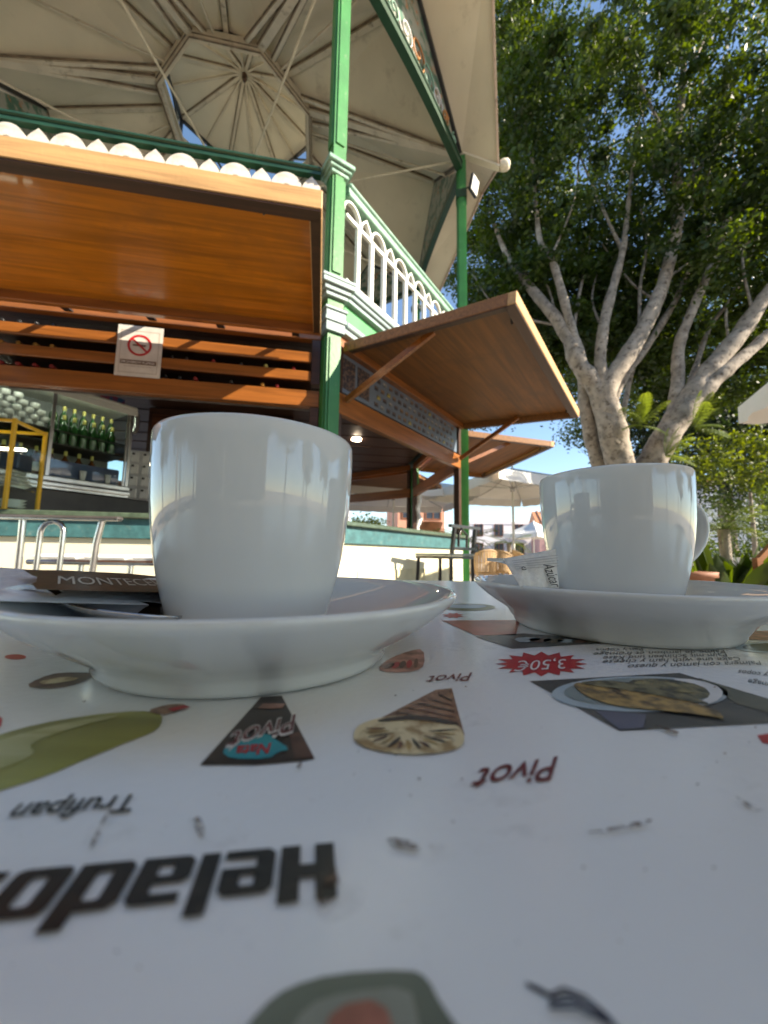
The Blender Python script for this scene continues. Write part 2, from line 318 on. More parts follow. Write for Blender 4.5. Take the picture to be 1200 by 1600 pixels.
# roof : folded plates, gable over every bay
RSH = Matrix.Rotation(-PHI, 4, 'Z') @ Vector((-.30, .0, 0))
ZR, RR = 8.55, 1.34
def ringv(k, r=RR, z=ZR): a = -PI / 2 + PI / 8 + k * A45; return RSH + Vector((r * cos(a), r * sin(a), z))
def gable(k, z=8.12, off=0): return bayp(k, 0, off, z)
roof_thick = .03
SEAM = mat('dark_roof_seam', (.19, .14, .095), .8, var=.5, vscale=9)
for k in range(8):
    V0, V1 = vert(k - 1)[0] + Vector((0, 0, 7.12)), vert(k)[0] + Vector((0, 0, 7.12))
    E0, E1 = vert(k - 1, .56)[0] + Vector((0, 0, 6.76)), vert(k, .56)[0] + Vector((0, 0, 6.76))
    G, GE = gable(k), gable(k, 8.06, 1.0); R0, R1 = ringv(k - 1), ringv(k); RM = (R0 + R1) / 2 + Vector((0, 0, .14))
    for (P, E, Q) in ((V0, E0, R0), (V1, E1, R1)):
        mb = MB(); up = Vector((0, 0, roof_thick))
        quads = [[Q, P, G, RM], [P, E, GE, G]]
        for q in quads:
            vs = [Vector(x) for x in q] + [Vector(x) + up for x in q]
            mb.add(vs, [(0, 1, 2), (0, 2, 3), (6, 5, 4), (7, 6, 4), (0, 4, 5, 1), (1, 5, 6, 2), (2, 6, 7, 3), (3, 7, 4, 0)])
        kpart('roof_panel', mb, M['cream_roof'])
        kpart('eave_fascia', MB().beam(E + Vector((0, 0, .01)), GE + Vector((0, 0, .01)), .03, .085), M['fascia'])
    # ribs and the dark seams beside them
    def seams(a, b, w_, nm='rib_seam'):
        d_ = (b - a).normalized(); sd_ = d_.cross(Vector((0, 0, 1))).normalized()
        for q_ in (-1, 1): kpart(nm, MB().beam(a + sd_ * q_ * (w_ / 2 + .009), b + sd_ * q_ * (w_ / 2 + .009), .012, .03), SEAM)
    seams(RM + Vector((0, 0, -.035)), G.lerp(RM, .02) + Vector((0, 0, -.035)), .07)
    kpart('roof_rib', MB().beam(RM + Vector((0, 0, -.05)), G.lerp(RM, .02) + Vector((0, 0, -.05)), .07, .05), M['roof_rib'])
    kpart('gutter_tube', MB().beam(V1 + (E1 - V1) * .05 + Vector((0, 0, -.02)), E1 + (E1 - V1).normalized() * .03 + Vector((0, 0, -.02)), .10, .035), M['cream_roof'])
    fin = MB(); d = (E1 - V1); d.z = 0; d.normalize()
    fin.tube([E1 + d * .03, E1 + d * .08, E1 + d * .14, E1 + d * .17, E1 + d * .18], [.07, .085, .08, .05, .005], 16)
    kpart('eave_finial', fin, M['cream_roof'])
    vb = R1 + (V1 - R1) * .0; e = Vector((0, 0, -.045))
    for dv in (-1, 0, 1):
        nb = ringv(k - 1) if dv < 0 else ringv(k + 1); s0 = R1.lerp(nb, .0 if dv == 0 else .22) + e; s1 = V1 + e
        if dv: s0.z += .035
        kpart('roof_rib', MB().beam(s0, s1.lerp(s0, .02), .05 if dv else .10, .05 if dv else .07), M['roof_rib']); seams(s0 + Vector((0, 0, .012)), s1.lerp(s0, .05) + Vector((0, 0, .012)), .05 if dv else .10)
    kpart('roof_batten', MB().beam(R1.lerp(ringv(k + 1), .35) + e * .6, gable(k + 1, 8.0).lerp(V1, .45) + e, .022, .03), M['roof_rib'])
# lantern
for k in range(8):
    for z, r, wd, h in ((ZR - .03, RR, .09, .10), (ZR - .10, RR - .03, .05, .05), (ZR + .07, RR - .06, .05, .06)):
        kpart('lantern_ring', MB().beam(ringv(k - 1, r, z), ringv(k, r, z), wd, h), M['roof_rib'])
    a, b = ringv(k - 1, RR - .02, ZR + .08), ringv(k, RR - .02, ZR + .08); up = Vector((0, 0, .42))
    kpart('lantern_window', MB().add([a, b, b + up, a + up], [(0, 1, 2, 3)]), M['glass'])
    kpart('lantern_frame', MB().beam(a, a + up, .05).beam(a + up * .97, b + up * .97, .05).beam(a + up * .08, b + up * .08, .04).beam(a + up * .1, (a + b) / 2 + up * .95, .03), M['black_metal'])
    ap = RSH + Vector((0, 0, 9.72)); c0, c1 = a + up, b + up; o = (c0 - RSH); o.z = 0
    c0 = c0 + o * .05; o = (c1 - RSH); o.z = 0; c1 = c1 + o * .05; cm = (c0 + c1) / 2
    kpart('lantern_roof_panel', MB().add([c0, cm + Vector((0, 0, .04)), ap, c0 + Vector((0, 0, .03)), cm + Vector((0, 0, .07)), ap + Vector((0, 0, .03))], [(0, 1, 2), (5, 4, 3), (0, 3, 4, 1)]), M['cream_roof'])
    kpart('lantern_roof_panel', MB().add([cm + Vector((0, 0, .04)), c1, ap, cm + Vector((0, 0, .07)), c1 + Vector((0, 0, .03)), ap + Vector((0, 0, .03))], [(0, 1, 2), (5, 4, 3), (0, 3, 4, 1)]), M['cream_roof'])
    kpart('lantern_rib', MB().beam(c0 - Vector((0, 0, .02)), ap - Vector((0, 0, .03)), .05, .05), M['roof_rib']); seams(c0 - Vector((0, 0, .01)), ap - Vector((0, 0, .02)), .05)
    for z_, r_, in ((ZR - .085, RR + .035), (ZR - .13, RR - .0)): kpart('ring_seam', MB().beam(ringv(k - 1, r_, z_), ringv(k, r_, z_), .014, .012), SEAM)
    kpart('lantern_rib', MB().beam(cm + Vector((0, 0, .02)), ap - Vector((0, 0, .03)), .03, .04), M['roof_rib'])
kpart('apex_boss', MB().lathe([(0, 9.5), (.03, 9.51), (.045, 9.56), (.045, 9.7)], 16, Matrix.Translation(RSH)), M['wood_dark'])
# tie rods, tie beams and gable ornaments
orn = mat('stained_glass_ornament', (.30, .31, .27), .35, col2=(.05, .14, .10), vscale=7, thr=(.45, .52), dirt=((.45, .16, .05), 9, .58, .62))
scroll_a = mat('scroll_white_metal', (.55, .52, .50), .4, var=.1); scroll_b = mat('scroll_orange', (.42, .17, .05), .4)
for k in range(8):
    v, a = vert(k); s = v + Vector((0, 0, 7.0)); kpart('tie_rod', MB().tube([s, RSH + Vector((0, 0, 7.02))], .016, 8), M['rod'])
    t0, t1 = -hl - .04, hl + .04
    bm = MB(); NN = 10; pts = [Vector((t0 + (t1 - t0) * i / NN, -AP, 6.80 + .10 * sin(PI * i / NN) + (-.0))) for i in range(NN + 1)]
    for i in range(NN): bm.beam(pts[i], pts[i + 1], .10, .10); bm.beam(pts[i] + Vector((0, -.04, .062)), pts[i + 1] + Vector((0, -.04, .062)), .05, .02)
    kpart('tie_beam', bm, M['green_dark'], k)
    kpart('gable_rail', MB().beam((t0, -AP - .02, 7.03), (0, -AP - .02, 8.10), .05, .06).beam((0, -AP - .02, 8.10), (t1, -AP - .02, 7.03), .05, .06), M['black_metal'], k)
    gp = kpart('gable_ornament', MB().add([(t0 + .05, -AP, 6.93), (0, -AP, 6.96), (t1 - .05, -AP, 6.93), (0, -AP, 8.08), (t0 + .05, -AP + .01, 6.93), (0, -AP + .01, 6.96), (t1 - .05, -AP + .01, 6.93), (0, -AP + .01, 8.08)], [(0, 1, 3), (1, 2, 3), (7, 5, 4), (7, 6, 5)]), orn, k)
    if k in (0, 1, 2):
        for q in range(9):
            cx = -1.1 + q * .275; rr_ = (.10 + .45 * (1 - abs(cx) / 1.4)) * .40; cz = 6.98 + rr_ * 1.15
            sp_ = [Vector((cx + (rr_ * (1 - j / 26)) * cos(j * .42 + q), -AP - .02, cz + 1.1 * (rr_ * (1 - j / 26)) * sin(j * .42 + q))) for j in range(24)]
            obj('scroll', MB().tube(sp_, .013, 5), gp, m=(scroll_a, scroll_b, M['green_pale'])[q % 3])

# ground level bar : counter, openings
jw = S / 2 - .085
for k in range(8):
    kpart('counter_wall', MB().box(-jw, jw, -(AP + .02), -(AP - .12), .0, .858, bev=.004), M['cream_wall'], k)
    kpart('counter_fascia', MB().box(-jw - .02, jw + .02, -(AP + .055), -(AP - .12), .86, 1.003), M['teal'], k)
    kpart('countertop', MB().box(-jw - .04, jw + .04, -(AP + .10), -(AP - .42), 1.005, 1.046, bev=.008), M['countertop'], k)
    kpart('header_beam', MB().box(-jw, jw, -(AP - .0), -(AP - .07), 2.0, 2.14 if k == 0 else 2.19, bev=.005), M['wood_brown'], k)
    kpart('upper_header', MB().box(-jw, jw, -(AP - .0), -(AP - .07), 2.60, 2.72, bev=.005), M['wood_brown'], k)
    for sx in (-1, 1): kpart('jamb', MB().box(sx * (jw - .075), sx * jw, -(AP + .005), -(AP - .08), 1.048, 1.995, bev=.004).box(sx * (jw - .075), sx * jw, -(AP + .005), -(AP - .08), 2.195, 2.595, bev=.004), M['wood_dark'], k)
kpart('wall_panel', MB().box(-1.0, 1.15, -(AP + .028), -(AP + .021), .08, .62, bev=.003), mat('cream_inset_panel', (.62, .55, .36), .6), 1)
for i in range(34):                                      # boarded ceiling of the bar
    y0 = -3.25 + i * .19; hw = min(3.2, 3.3 if abs(y0) < 1.3 else 3.3 - (abs(y0) - 1.3))
    kpart('ceiling_plank', MB().box(-hw, hw, y0 + .004, y0 + .186, 2.70 + .004 * (i % 3), 2.735, bev=.004), M['wood_dark'])
# flaps
L = 1.52; HW = 1.27
def flap(k, tilt, m_sheet, hw0=-HW, hw1=HW, gap=.03):
    L = 1.55 - gap
    F = kpart('shutter_flap', MB().box(hw0 + .062, hw1 - .062, -L + .062, -.06, -.012, .008), m_sheet)
    F.location = bayp(k, 0, gap, 2.63 - (gap - .03) * .1)
    if gap > .1:
        for t in (-1.2, -.62, -.02, .5, 1.1): obj('hinge_arm', MB().box(t - .03, t + .03, -.02, gap - .01, -.03, -.018), F, m=M['black_metal'])
        F.location = bayp(k, 0, gap, 2.615)
    F.rotation_euler = (tilt, 0, k * A45)
    for nm, bx in (('front_frame_board', (hw0, hw1, -L, -L + .06)), ('back_frame_board', (hw0, hw1, -.058, 0)), ('side_frame_board', (hw0, hw0 + .06, -L + .062, -.06)), ('side_frame_board', (hw1 - .06, hw1, -L + .062, -.06))):
        obj(nm, MB().box(*bx, -.075, .012, bev=.003), F, m=M['wood_brown'] if nm == 'back_frame_board' else M['wood_shaded'] if (k and nm == 'side_frame_board') else M['wood_pale'])
        if nm != 'back_frame_board': obj('rim_shade_strip', MB().box(bx[0] + .006, bx[1] - .006, bx[2] + .006, bx[3] + (.02 if 'front' in nm else -.006), -.083, -.0765), F, m=M['wood_dark'])  # dark strips stand for the shaded underside of the frame boards
    for sx in (-1, 1):
        obj('hook', MB().tube([(sx * 1.05, -L + .10, -.02), (sx * 1.05, -L + .10, -.05), (sx * 1.03, -L + .10, -.07)], .008, 6).box(sx * 1.05 - .02, sx * 1.05 + .02, -L + .085, -L + .115, -.025, -.015), F, m=M['black_metal'])
        obj('corner_bracket', MB().box(sx * 1.19 - .05 * (sx > 0), sx * 1.19 + .05 * (sx < 0), -L + .07, -L + .12, -.03, -.018).box(sx * 1.17 - .01, sx * 1.17 + .01, -L + .07, -L + .09, -.065, -.018), F, m=M['steel'])
    return F
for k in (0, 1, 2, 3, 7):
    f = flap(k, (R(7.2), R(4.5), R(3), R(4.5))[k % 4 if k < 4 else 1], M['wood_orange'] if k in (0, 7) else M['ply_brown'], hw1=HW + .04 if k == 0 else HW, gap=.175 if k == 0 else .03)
    if k != 0:
        for sx in (-1, 1): kpart('flap_strut', MB().beam((sx * 1.22, -(AP + .03), 2.12), (sx * 1.14, -(AP + .86), 2.53), .035, .05), M['wood_brown'], k)
# wine rack of bay 0
for z0, z1 in ((2.225, 2.31), (2.39, 2.48)): kpart('rack_slat', MB().box(-jw + .08, jw - .08, -(AP + .004), -(AP - .025), z0, z1, bev=.004), M['wood_brown'], 0)
for z in (2.139, 2.305, 2.478): kpart('rack_shelf', MB().box(-jw + .08, jw - .08, -(AP - .03), -(AP - .36), z - .012, z + .0), M['wood_dark'], 0)
kpart('rack_back', MB().box(-jw + .08, jw - .08, -(AP - .37), -(AP - .38), 2.1, 2.62), mat('grey_rack_back', (.22, .19, .18), .35, var=.4, vscale=5), 0)
for z in (2.18, 2.34, 2.53): kpart('rack_rail', MB().box(-jw + .08, jw - .08, -(AP - .33), -(AP - .36), z, z + .035), M['steel'], 0)
# menu strip of bay 1
ms = kpart('menu_board', MB().box(-jw + .08, jw - .12, -(AP - .01), -(AP - .03), 2.21, 2.57), mat('pale_blue_board', (.13, .17, .22), .3, var=.12, vscale=3), 1)
thm = [mat('menu_photo_%s' % nme, c, .35, col2=c2, vscale=30, thr=(.42, .55)) for nme, c, c2 in (('brown', (.10, .06, .04), (.3, .2, .12)), ('dark', (.03, .03, .04), (.15, .1, .08)), ('yellow', (.42, .35, .10), (.1, .08, .03)), ('grey', (.12, .13, .14), (.4, .38, .34)))]
tmb = [MB().box(-.028, .028, -.002, .002, -.02, .02).mesh('menu_photo', q) for q in thm]
for r_ in range(4):
    for c_ in range(17): obj('menu_photo', tmb[RS.choice([0, 1, 1, 3, 2], p=[.25, .3, .15, .22, .08])], ms, bayp(1, -.72 + c_ * .108 + .04 * (r_ % 2), .013 - .022 + .002, 2.26 + r_ * .085) + Vector((0, 0, 0)), (0, 0, A45))
for t in (-1.15, -.93): obj('menu_poster', MB().box(-.09, .09, -.002, .002, -.14, .14), ms, bayp(1, t, -.007, 2.39), (0, 0, A45), m=thm[1])
for o in list(ms.children): o.rotation_euler = (0, 0, 0); o.location = B(-1) @ o.location
kpart('core_wall', MB().box(-.95, .95, -1.1, .9, 0, 2.69), M['wood_dark'])
kpart('core_panel', MB().box(-.9, .9, -1.115, -1.102, 1.1, 2.6), mat('swirled_wood_panel', (.10, .035, .015), .3, wood=True, var=.6, gs=1.5))
# downlights
for pt in (pz(557, 687, 2.69), pz(150, 668, 2.69)):
    lp = CTR + Vector((0, 0, 0)); q = Matrix.Rotation(-PHI, 4, 'Z') @ (pt - CTR)
    dl = kpart('downlight', MB().lathe([(0, 2.682), (.055, 2.682), (.06, 2.69), (.075, 2.688), (.078, 2.699)], 24, Matrix.Translation((q.x, q.y, 0))), mat('lit_downlight', (1, .95, .85), .4, emit=((1, .86, .68), 60)))
bpy.context.view_layer.update()
# floodlight on the right post
v, a = vert(1); wv = Matrix.Rotation(PHI, 4, 'Z') @ v + CTR
fl = thing('floodlight', 'small black framed floodlight on an arm high on the right green post', 'floodlight', (wv.x, wv.y, 6.45), R(20)); fl.scale = (.75, .75, .72)
obj('lamp_housing', MB().box(.26, .32, -.14, .14, -.17, .17, bev=.01), fl, m=M['black_metal'], rot=(0, R(12), R(-60)))
obj('lamp_glass', MB().box(.322, .327, -.115, .115, -.145, .145), fl, rot=(0, R(12), R(-60)), m=mat('lamp_glass', (.75, .74, .68), .15))
obj('arm', MB().tube([(.06, 0, .05), (.13, -.10, .07), (.16, -.22, .03)], .015, 8), fl, m=M['black_metal'])

# ------------------------------------------------------------------ cafe table with printed top
TZ = .74
TB = thing('cafe_table', 'white cafe table with a printed menu top carrying the two coffee cups', 'table', (.02, .08, 0))
def toT(p): return Vector(p) - TB.location
obj('tabletop', MB().box(-.60, .62, -.42, .385, TZ - .022, TZ, bev=.003), TB, m=M['laminate'])
obj('table_edge', MB().box(-.606, .626, -.426, .391, TZ - .020, TZ - .004, bev=.003), TB, m=M['laminate_edge'])
obj('pedestal', MB().tube([(0, 0, .03), (0, 0, TZ - .03)], .035, 20), TB, m=M['black_metal'])
for q in range(4): obj('foot', MB().beam((0, 0, .03), (.30 * cos(q * PI / 2 + .78), .30 * sin(q * PI / 2 + .78), .02), .05, .03), TB, m=M['black_metal'])
LAY = .00009
def onT(x, y, l=1): p = pz(x, y, TZ); p.z = TZ + .00004 + LAY * l; return toT(p)
def smoothloop(pts, it=2):
    for _ in range(it):
        pts = [q for i in range(len(pts)) for q in ((pts[i][0] * .75 + pts[(i + 1) % len(pts)][0] * .25, pts[i][1] * .75 + pts[(i + 1) % len(pts)][1] * .25), (pts[i][0] * .25 + pts[(i + 1) % len(pts)][0] * .75, pts[i][1] * .25 + pts[(i + 1) % len(pts)][1] * .75))]
    return pts
def decal(name, pts, m, l=1, sm=0, parent=None, fromworld=False):
    if sm: pts = smoothloop(pts, sm)
    ws = [onT(x, y, l) for x, y in pts]
    mb = MB(); mb.poly([(v.x, v.y) for v in ws], z=ws[0].z)
    return obj(name, mb, TB, m=m)
def ell(cx, cy, rx, ry, n=28, a0=0, jit=0): return [(cx + rx * cos(2 * PI * i / n + a0) * (1 + jit * RS.uniform(-1, 1)), cy + ry * sin(2 * PI * i / n + a0) * (1 + jit * RS.uniform(-1, 1))) for i in range(n)]
def text_mesh(body, offset=0, shear=0, spacing=1.0):
    c = bpy.data.curves.new('txt', 'FONT'); c.body = body; c.offset = offset; c.shear = shear; c.space_character = spacing; c.resolution_u = 3
    o = bpy.data.objects.new('txt', c); COL.objects.link(o); bpy.context.view_layer.update()
    me = bpy.data.meshes.new_from_object(o.evaluated_get(bpy.context.evaluated_depsgraph_get())); bpy.data.objects.remove(o); bpy.data.curves.remove(c)
    xs = np.empty(len(me.vertices) * 3); me.vertices.foreach_get('co', xs); return me, xs.reshape(-1, 3)
def text_at(name, body, P0, P1, Ptop, m, parent, capref=None, **k):
    """flat print: baseline from P0 to P1, capitals as high as Ptop above P0 (all in parent coordinates)"""
    me, co = text_mesh(body, **k); x0, x1 = co[:, 0].min(), co[:, 0].max(); h = capref or .70
    X = (P1 - P0) / (x1 - x0); Y = (Ptop - P0) / h
    new = np.array([tuple(P0 + X * (a - x0) + Y * b) for a, b, _ in co]); me.vertices.foreach_set('co', new.ravel()); me.materials.append(m); me.update()
    if X.cross(Y).dot(Vector((0, -.3, 1))) < 0: me.flip_normals()
    me.name = name; return obj(name, me, parent)
def ttext(body, p0, p1, pt, m, l=3, **k): return text_at('printed_text', body, onT(*p0, l), onT(*p1, l), onT(*pt, l), m, TB, **k)
I_black = ink('black', (.012, .012, .014)); I_red = ink('red', (.48, .012, .02)); I_cream = ink('cream', (.72, .58, .34), vs=330, col2=(.36, .22, .09), thr=(.38, .55))
I_brown = ink('brown', (.11, .045, .028), .5, 260); I_choc = ink('chocolate', (.03, .014, .01), .3); I_olive = ink('lime', (.34, .33, .07), col2=(.22, .21, .03), wood=True, gs=10)
I_lite = ink('pale_lime', (.50, .48, .24), col2=(.30, .29, .06), wood=True, gs=14); I_cyan = ink('cyan', (.01, .28, .32), .15, 100); I_dark = ink('dark_photo', (.075, .07, .065), vs=90, col2=(.025, .025, .026))
I_maroon = ink('maroon', (.14, .015, .025)); I_white = ink('white', (.72, .70, .68)); I_plate = ink('plate_blue', (.38, .46, .50), .12, 50)
I_fish = ink('fish', (.46, .28, .08), vs=380, col2=(.08, .045, .015), thr=(.36, .6)); I_fish2 = ink('fish_back', (.20, .17, .08), vs=380, col2=(.03, .028, .012), thr=(.4, .6)); I_violet = ink('violet_dark', (.10, .10, .15), .2, 60)
I_stain = mat('coffee_stain', (.20, .13, .08), .5, var=.5, vscale=700); I_pink = ink('pink_brown', (.42, .2, .15), .6, 200); I_wafer = ink('wafer', (.34, .18, .10), vs=500, col2=(.18, .08, .045), thr=(.4, .6))
def blotch(name, c, scale, lo, hi, amount=1.0):
    m = mat(name, c, .55, var=.3, vscale=scale); t = m.node_tree; b = t.nodes['Principled BSDF']; o = t.nodes['Material Output']
    tc = t.nodes.new('ShaderNodeTexCoord'); n = t.nodes.new('ShaderNodeTexNoise'); n.inputs['Scale'].default_value = scale; n.inputs['Detail'].default_value = 8; n.inputs['Roughness'].default_value = .7
    r = t.nodes.new('ShaderNodeValToRGB'); r.color_ramp.elements[0].position = lo; r.color_ramp.elements[1].position = hi; r.color_ramp.elements[1].color = (amount,) * 3 + (1,)
    tr = t.nodes.new('ShaderNodeBsdfTransparent'); mx = t.nodes.new('ShaderNodeMixShader')
    t.links.new(tc.outputs['Object'], n.inputs[0]); t.links.new(n.outputs[0], r.inputs[0]); t.links.new(r.outputs[0], mx.inputs[0]); t.links.new(tr.outputs[0], mx.inputs[1]); t.links.new(b.outputs[0], mx.inputs[2]); t.links.new(mx.outputs[0], o.inputs[0]); return m
M_st = blotch('dried_stain', (.13, .08, .05), 900, .42, .56, .9); M_sm = blotch('faint_smudge', (.40, .35, .30), 160, .50, .78, .16)
# heading, heavy slanted squared letters
def rr(x0, y0, x1, y1, r):
    r = min(r, (x1 - x0) / 2, (y1 - y0) / 2); out = []
    for cx, cy, a in ((x1 - r, y0 + r, -90), (x1 - r, y1 - r, 0), (x0 + r, y1 - r, 90), (x0 + r, y0 + r, 180)):
        out += [(cx + r * cos(R(a + t)), cy + r * sin(R(a + t))) for t in (0, 22, 45, 68, 90)]
    return out
GL = {
 'H': (.80, [([(0, 0), (.29, 0), (.29, .38), (.51, .38), (.51, 0), (.80, 0), (.80, 1), (.51, 1), (.51, .62), (.29, .62), (.29, 1), (0, 1)], [])]),
 'e': (.74, [([(.10, 0), (.74, 0), (.74, .16), (.29, .16), (.27, .19), (.27, .33), (.74, .33), (.74, .70), (.64, .80), (.10, .80), (0, .70), (0, .10)], [rr(.27, .47, .47, .65, .04)])]),
 'l': (.27, [([(0, 0), (.27, 0), (.27, 1.04), (0, 1.04)], [])]),
 'a': (.74, [([(.10, 0), (.74, 0), (.74, .70), (.64, .80), (.06, .80), (.06, .64), (.45, .64), (.47, .61), (.47, .48), (.10, .48), (0, .40), (0, .10)], [rr(.27, .15, .47, .34, .04)])]),
 'd': (.76, [([(.10, 0), (.76, 0), (.76, 1.04), (.48, 1.04), (.48, .80), (.10, .80), (0, .70), (0, .10)], [rr(.27, .16, .48, .64, .05)])]),
 'o': (.76, [(rr(0, 0, .76, .80, .13), [rr(.27, .16, .49, .64, .06)])]),
 's': (.70, [([(.04, 0), (.60, 0), (.70, .10), (.70, .40), (.62, .48), (.27, .48), (.27, .64), (.66, .64), (.66, .80), (.10, .80), (0, .70), (0, .42), (.08, .33), (.43, .33), (.43, .16), (.04, .16)], [])])}
H0, H1, HT = onT(521, 1321, 3), onT(441, 1325, 3), onT(527, 1408, 3)
hx = (H1 - H0) / .80; hy = (HT - H0); hy -= Vector((0, 0, 0)); adv = 0
# letters spread along the baseline towards the left
base_end = onT(-30, 1371, 3); dirx = (base_end - H0).normalized() * hx.length
for ch in 'Helados':
    wd, shapes = GL[ch]; mb = MB()
    for o_, hs in shapes:
        shp = lambda pts: [((H0 + dirx * (adv + x) + hy * y).x, (H0 + dirx * (adv + x) + hy * y).y) for x, y in pts]
        mb.poly(shp(o_), [shp(h_) for h_ in hs], z=H0.z)
    obj('printed_letter', mb, TB, m=I_black); adv += wd + .075
# ice lolly, cones
lolly = [(-150, 1225), (-60, 1172), (0, 1148), (60, 1132), (130, 1120), (190, 1113), (235, 1112), (254, 1118), (252, 1134), (238, 1146), (200, 1160), (140, 1185), (70, 1215), (0, 1237), (-80, 1262), (-150, 1270)]
decal('printed_picture', lolly, I_olive, 1, 1)
decal('printed_picture', [(-120, 1208), (-20, 1165), (60, 1140), (150, 1122), (200, 1118), (110, 1140), (40, 1165), (60, 1180), (0, 1205), (-80, 1232)], I_lite, 2, 2)
decal('printed_picture', [(228, 1112), (258, 1103), (284, 1101), (292, 1105), (278, 1113), (250, 1120)], I_wafer, 2, 1)
decal('printed_picture', [(262, 1110), (288, 1104), (298, 1107), (270, 1114)], I_red, 3)
ttext('Trufipan', (211, 1245), (25, 1261), (205, 1272), I_black, shear=.30, offset=.012)
decal('printed_picture', [(408, 1090), (440, 1088), (492, 1187), (470, 1191), (400, 1197), (312, 1197)], I_choc, 1)
decal('printed_picture', [(402, 1109), (441, 1108), (446, 1101), (410, 1101)], I_pink, 2)
decal('printed_picture', [(345, 1176), (360, 1188), (420, 1188), (434, 1177), (455, 1173), (429, 1157), (420, 1148), (392, 1150), (366, 1162)], I_cyan, 2, 1)
decal('printed_picture', [(452, 1150), (468, 1145), (490, 1185), (461, 1187)], I_brown, 2)
ttext('Pivot', (463, 1117), (356, 1150), (468, 1144), I_white, 3, shear=.3, offset=.03)
ttext('Pivot', (462, 1119), (358, 1150), (467, 1143), I_maroon, 4, shear=.3, offset=-.002)
ttext('Nata', (424, 1164), (370, 1169), (425, 1180), I_red, 3, shear=.3, offset=.02)
ttext('Pivot', (872, 1184), (742, 1205), (876, 1219), I_maroon, 2, shear=.35, offset=.008)
ttext('Pivot', (738, 1052), (667, 1058), (740, 1064), I_maroon, 2, shear=.35, offset=.004)
decal('printed_picture', [(680, 1079), (706, 1076), (726, 1150), (640, 1150), (585, 1128)], I_wafer, 1)
for i in range(7): decal('printed_picture', [(588 + i * 19, 1127 - i * 1.0), (591 + i * 19, 1127 - i), (702 - i, 1080), (700 - i, 1080)] if False else [(600 + i * 17, 1122 - i * 7), (603 + i * 17, 1121 - i * 7), (716 - i * 2, 1138 - i * 8.6), (716 - i * 2, 1140.5 - i * 8.6)], I_choc if i % 2 else I_brown, 2)
decal('printed_picture', [(550, 1152), (560, 1134), (600, 1122), (660, 1119), (718, 1134), (728, 1160), (716, 1174), (660, 1183), (600, 1179), (560, 1167)], I_cream, 3, 2)
decal('printed_picture', [(590, 1127), (650, 1119), (716, 1131), (716, 1138), (650, 1127), (592, 1132)], I_choc, 4, 1)
for i in range(15):
    a = PI * (i + .5) / 15 * 1.15 - .2; r0, r1 = .25 + .1 * (i % 3), .93; c_, s_ = cos(a), sin(a); cx, cy, rx, ry = 642, 1146, 84, 35
    da = .06 + .02 * (i % 2)
    decal('printed_picture', [(cx + rx * r0 * cos(a + .2), cy + ry * r0 * sin(a + .2)), (cx + rx * .6 * cos(a - da), cy + ry * .6 * sin(a - da)), (cx + rx * r1 * c_, cy + ry * r1 * s_), (cx + rx * .6 * cos(a + da * 1.6), cy + ry * .6 * sin(a + da * 1.6))], (I_choc, I_fish, I_brown)[i % 3], 4, 1)
decal('printed_picture', [(588, 1047), (605, 1031), (640, 1017), (662, 1014), (664, 1040), (650, 1050), (610, 1052)], I_pink, 1, 1)
for i in range(5): decal('printed_picture', [(598 + i * 12, 1043 - 2 * i), (612 + i * 10, 1036 - 2 * i), (618 + i * 9, 1040), (604 + i * 11, 1047)], (I_brown, I_red)[i % 2], 2, 1)
decal('printed_picture', [(38, 1073), (62, 1060), (92, 1051), (150, 1052), (140, 1062), (110, 1073), (70, 1078)], I_brown, 1, 1)
decal('printed_picture', [(58, 1066), (100, 1058), (130, 1062), (70, 1072)], I_cream, 2, 1)
decal('printed_picture', ell(24, 1027, 17, 4), I_red, 1); decal('printed_picture', [(-10, 1138), (-4, 1118), (4, 1124), (2, 1136)], I_red, 1)
# price star, fish photo, menu lines
st = [(846 + (74 if i % 2 == 0 else 54) * cos(2 * PI * i / 32) * (1.0 if i % 4 else .97), 1038 + (19.5 if i % 2 == 0 else 13.5) * sin(2 * PI * i / 32)) for i in range(32)]
decal('price_star', st, I_red, 1); ttext('3,50€', (884, 1031), (806, 1034), (888, 1046), I_white, 2, shear=.2)
decal('printed_picture', [(828, 1065), (1062, 1052), (1290, 1122), (1240, 1129), (968, 1143)], I_dark, 1)
decal('printed_picture', [(930, 1112), (1010, 1118), (1005, 1139), (968, 1142)], I_violet, 2)
decal('printed_picture', [(1090, 1060), (1290, 1120), (1240, 1128), (1150, 1100)], ink('dark_cloth', (.07, .07, .05), .4, 60), 2)
decal('printed_picture', ell(1000, 1086, 138, 28, 36), I_plate, 2); decal('printed_picture', ell(1003, 1084, 122, 23, 36), ink('plate_well', (.20, .24, .23), .3, 60), 3)
decal('printed_picture', [(1040, 1062), (1090, 1064), (1130, 1078), (1128, 1095), (1100, 1106), (1088, 1102), (1112, 1090), (1100, 1074)], I_white, 4, 1)
decal('printed_picture', [(893, 1070), (925, 1070), (985, 1080), (1060, 1095), (1120, 1112), (1134, 1128), (1118, 1124), (1050, 1115), (975, 1109), (930, 1098), (905, 1084)], I_fish, 5, 1)
decal('printed_picture', [(900, 1070), (940, 1066), (1000, 1072), (1070, 1088), (1120, 1108), (1060, 1097), (985, 1083), (930, 1076)], I_fish2, 6, 1)
decal('printed_picture', [(975, 1066), (1030, 1062), (1085, 1070), (1112, 1084), (1104, 1096), (1050, 1090), (1005, 1078)], I_fish2, 4, 1)
decal('printed_picture', [(985, 1068), (1030, 1066), (1075, 1076), (1090, 1087), (1040, 1082), (1005, 1076)], ink('fish_skin', (.17, .14, .06), .8, 220), 5, 1)
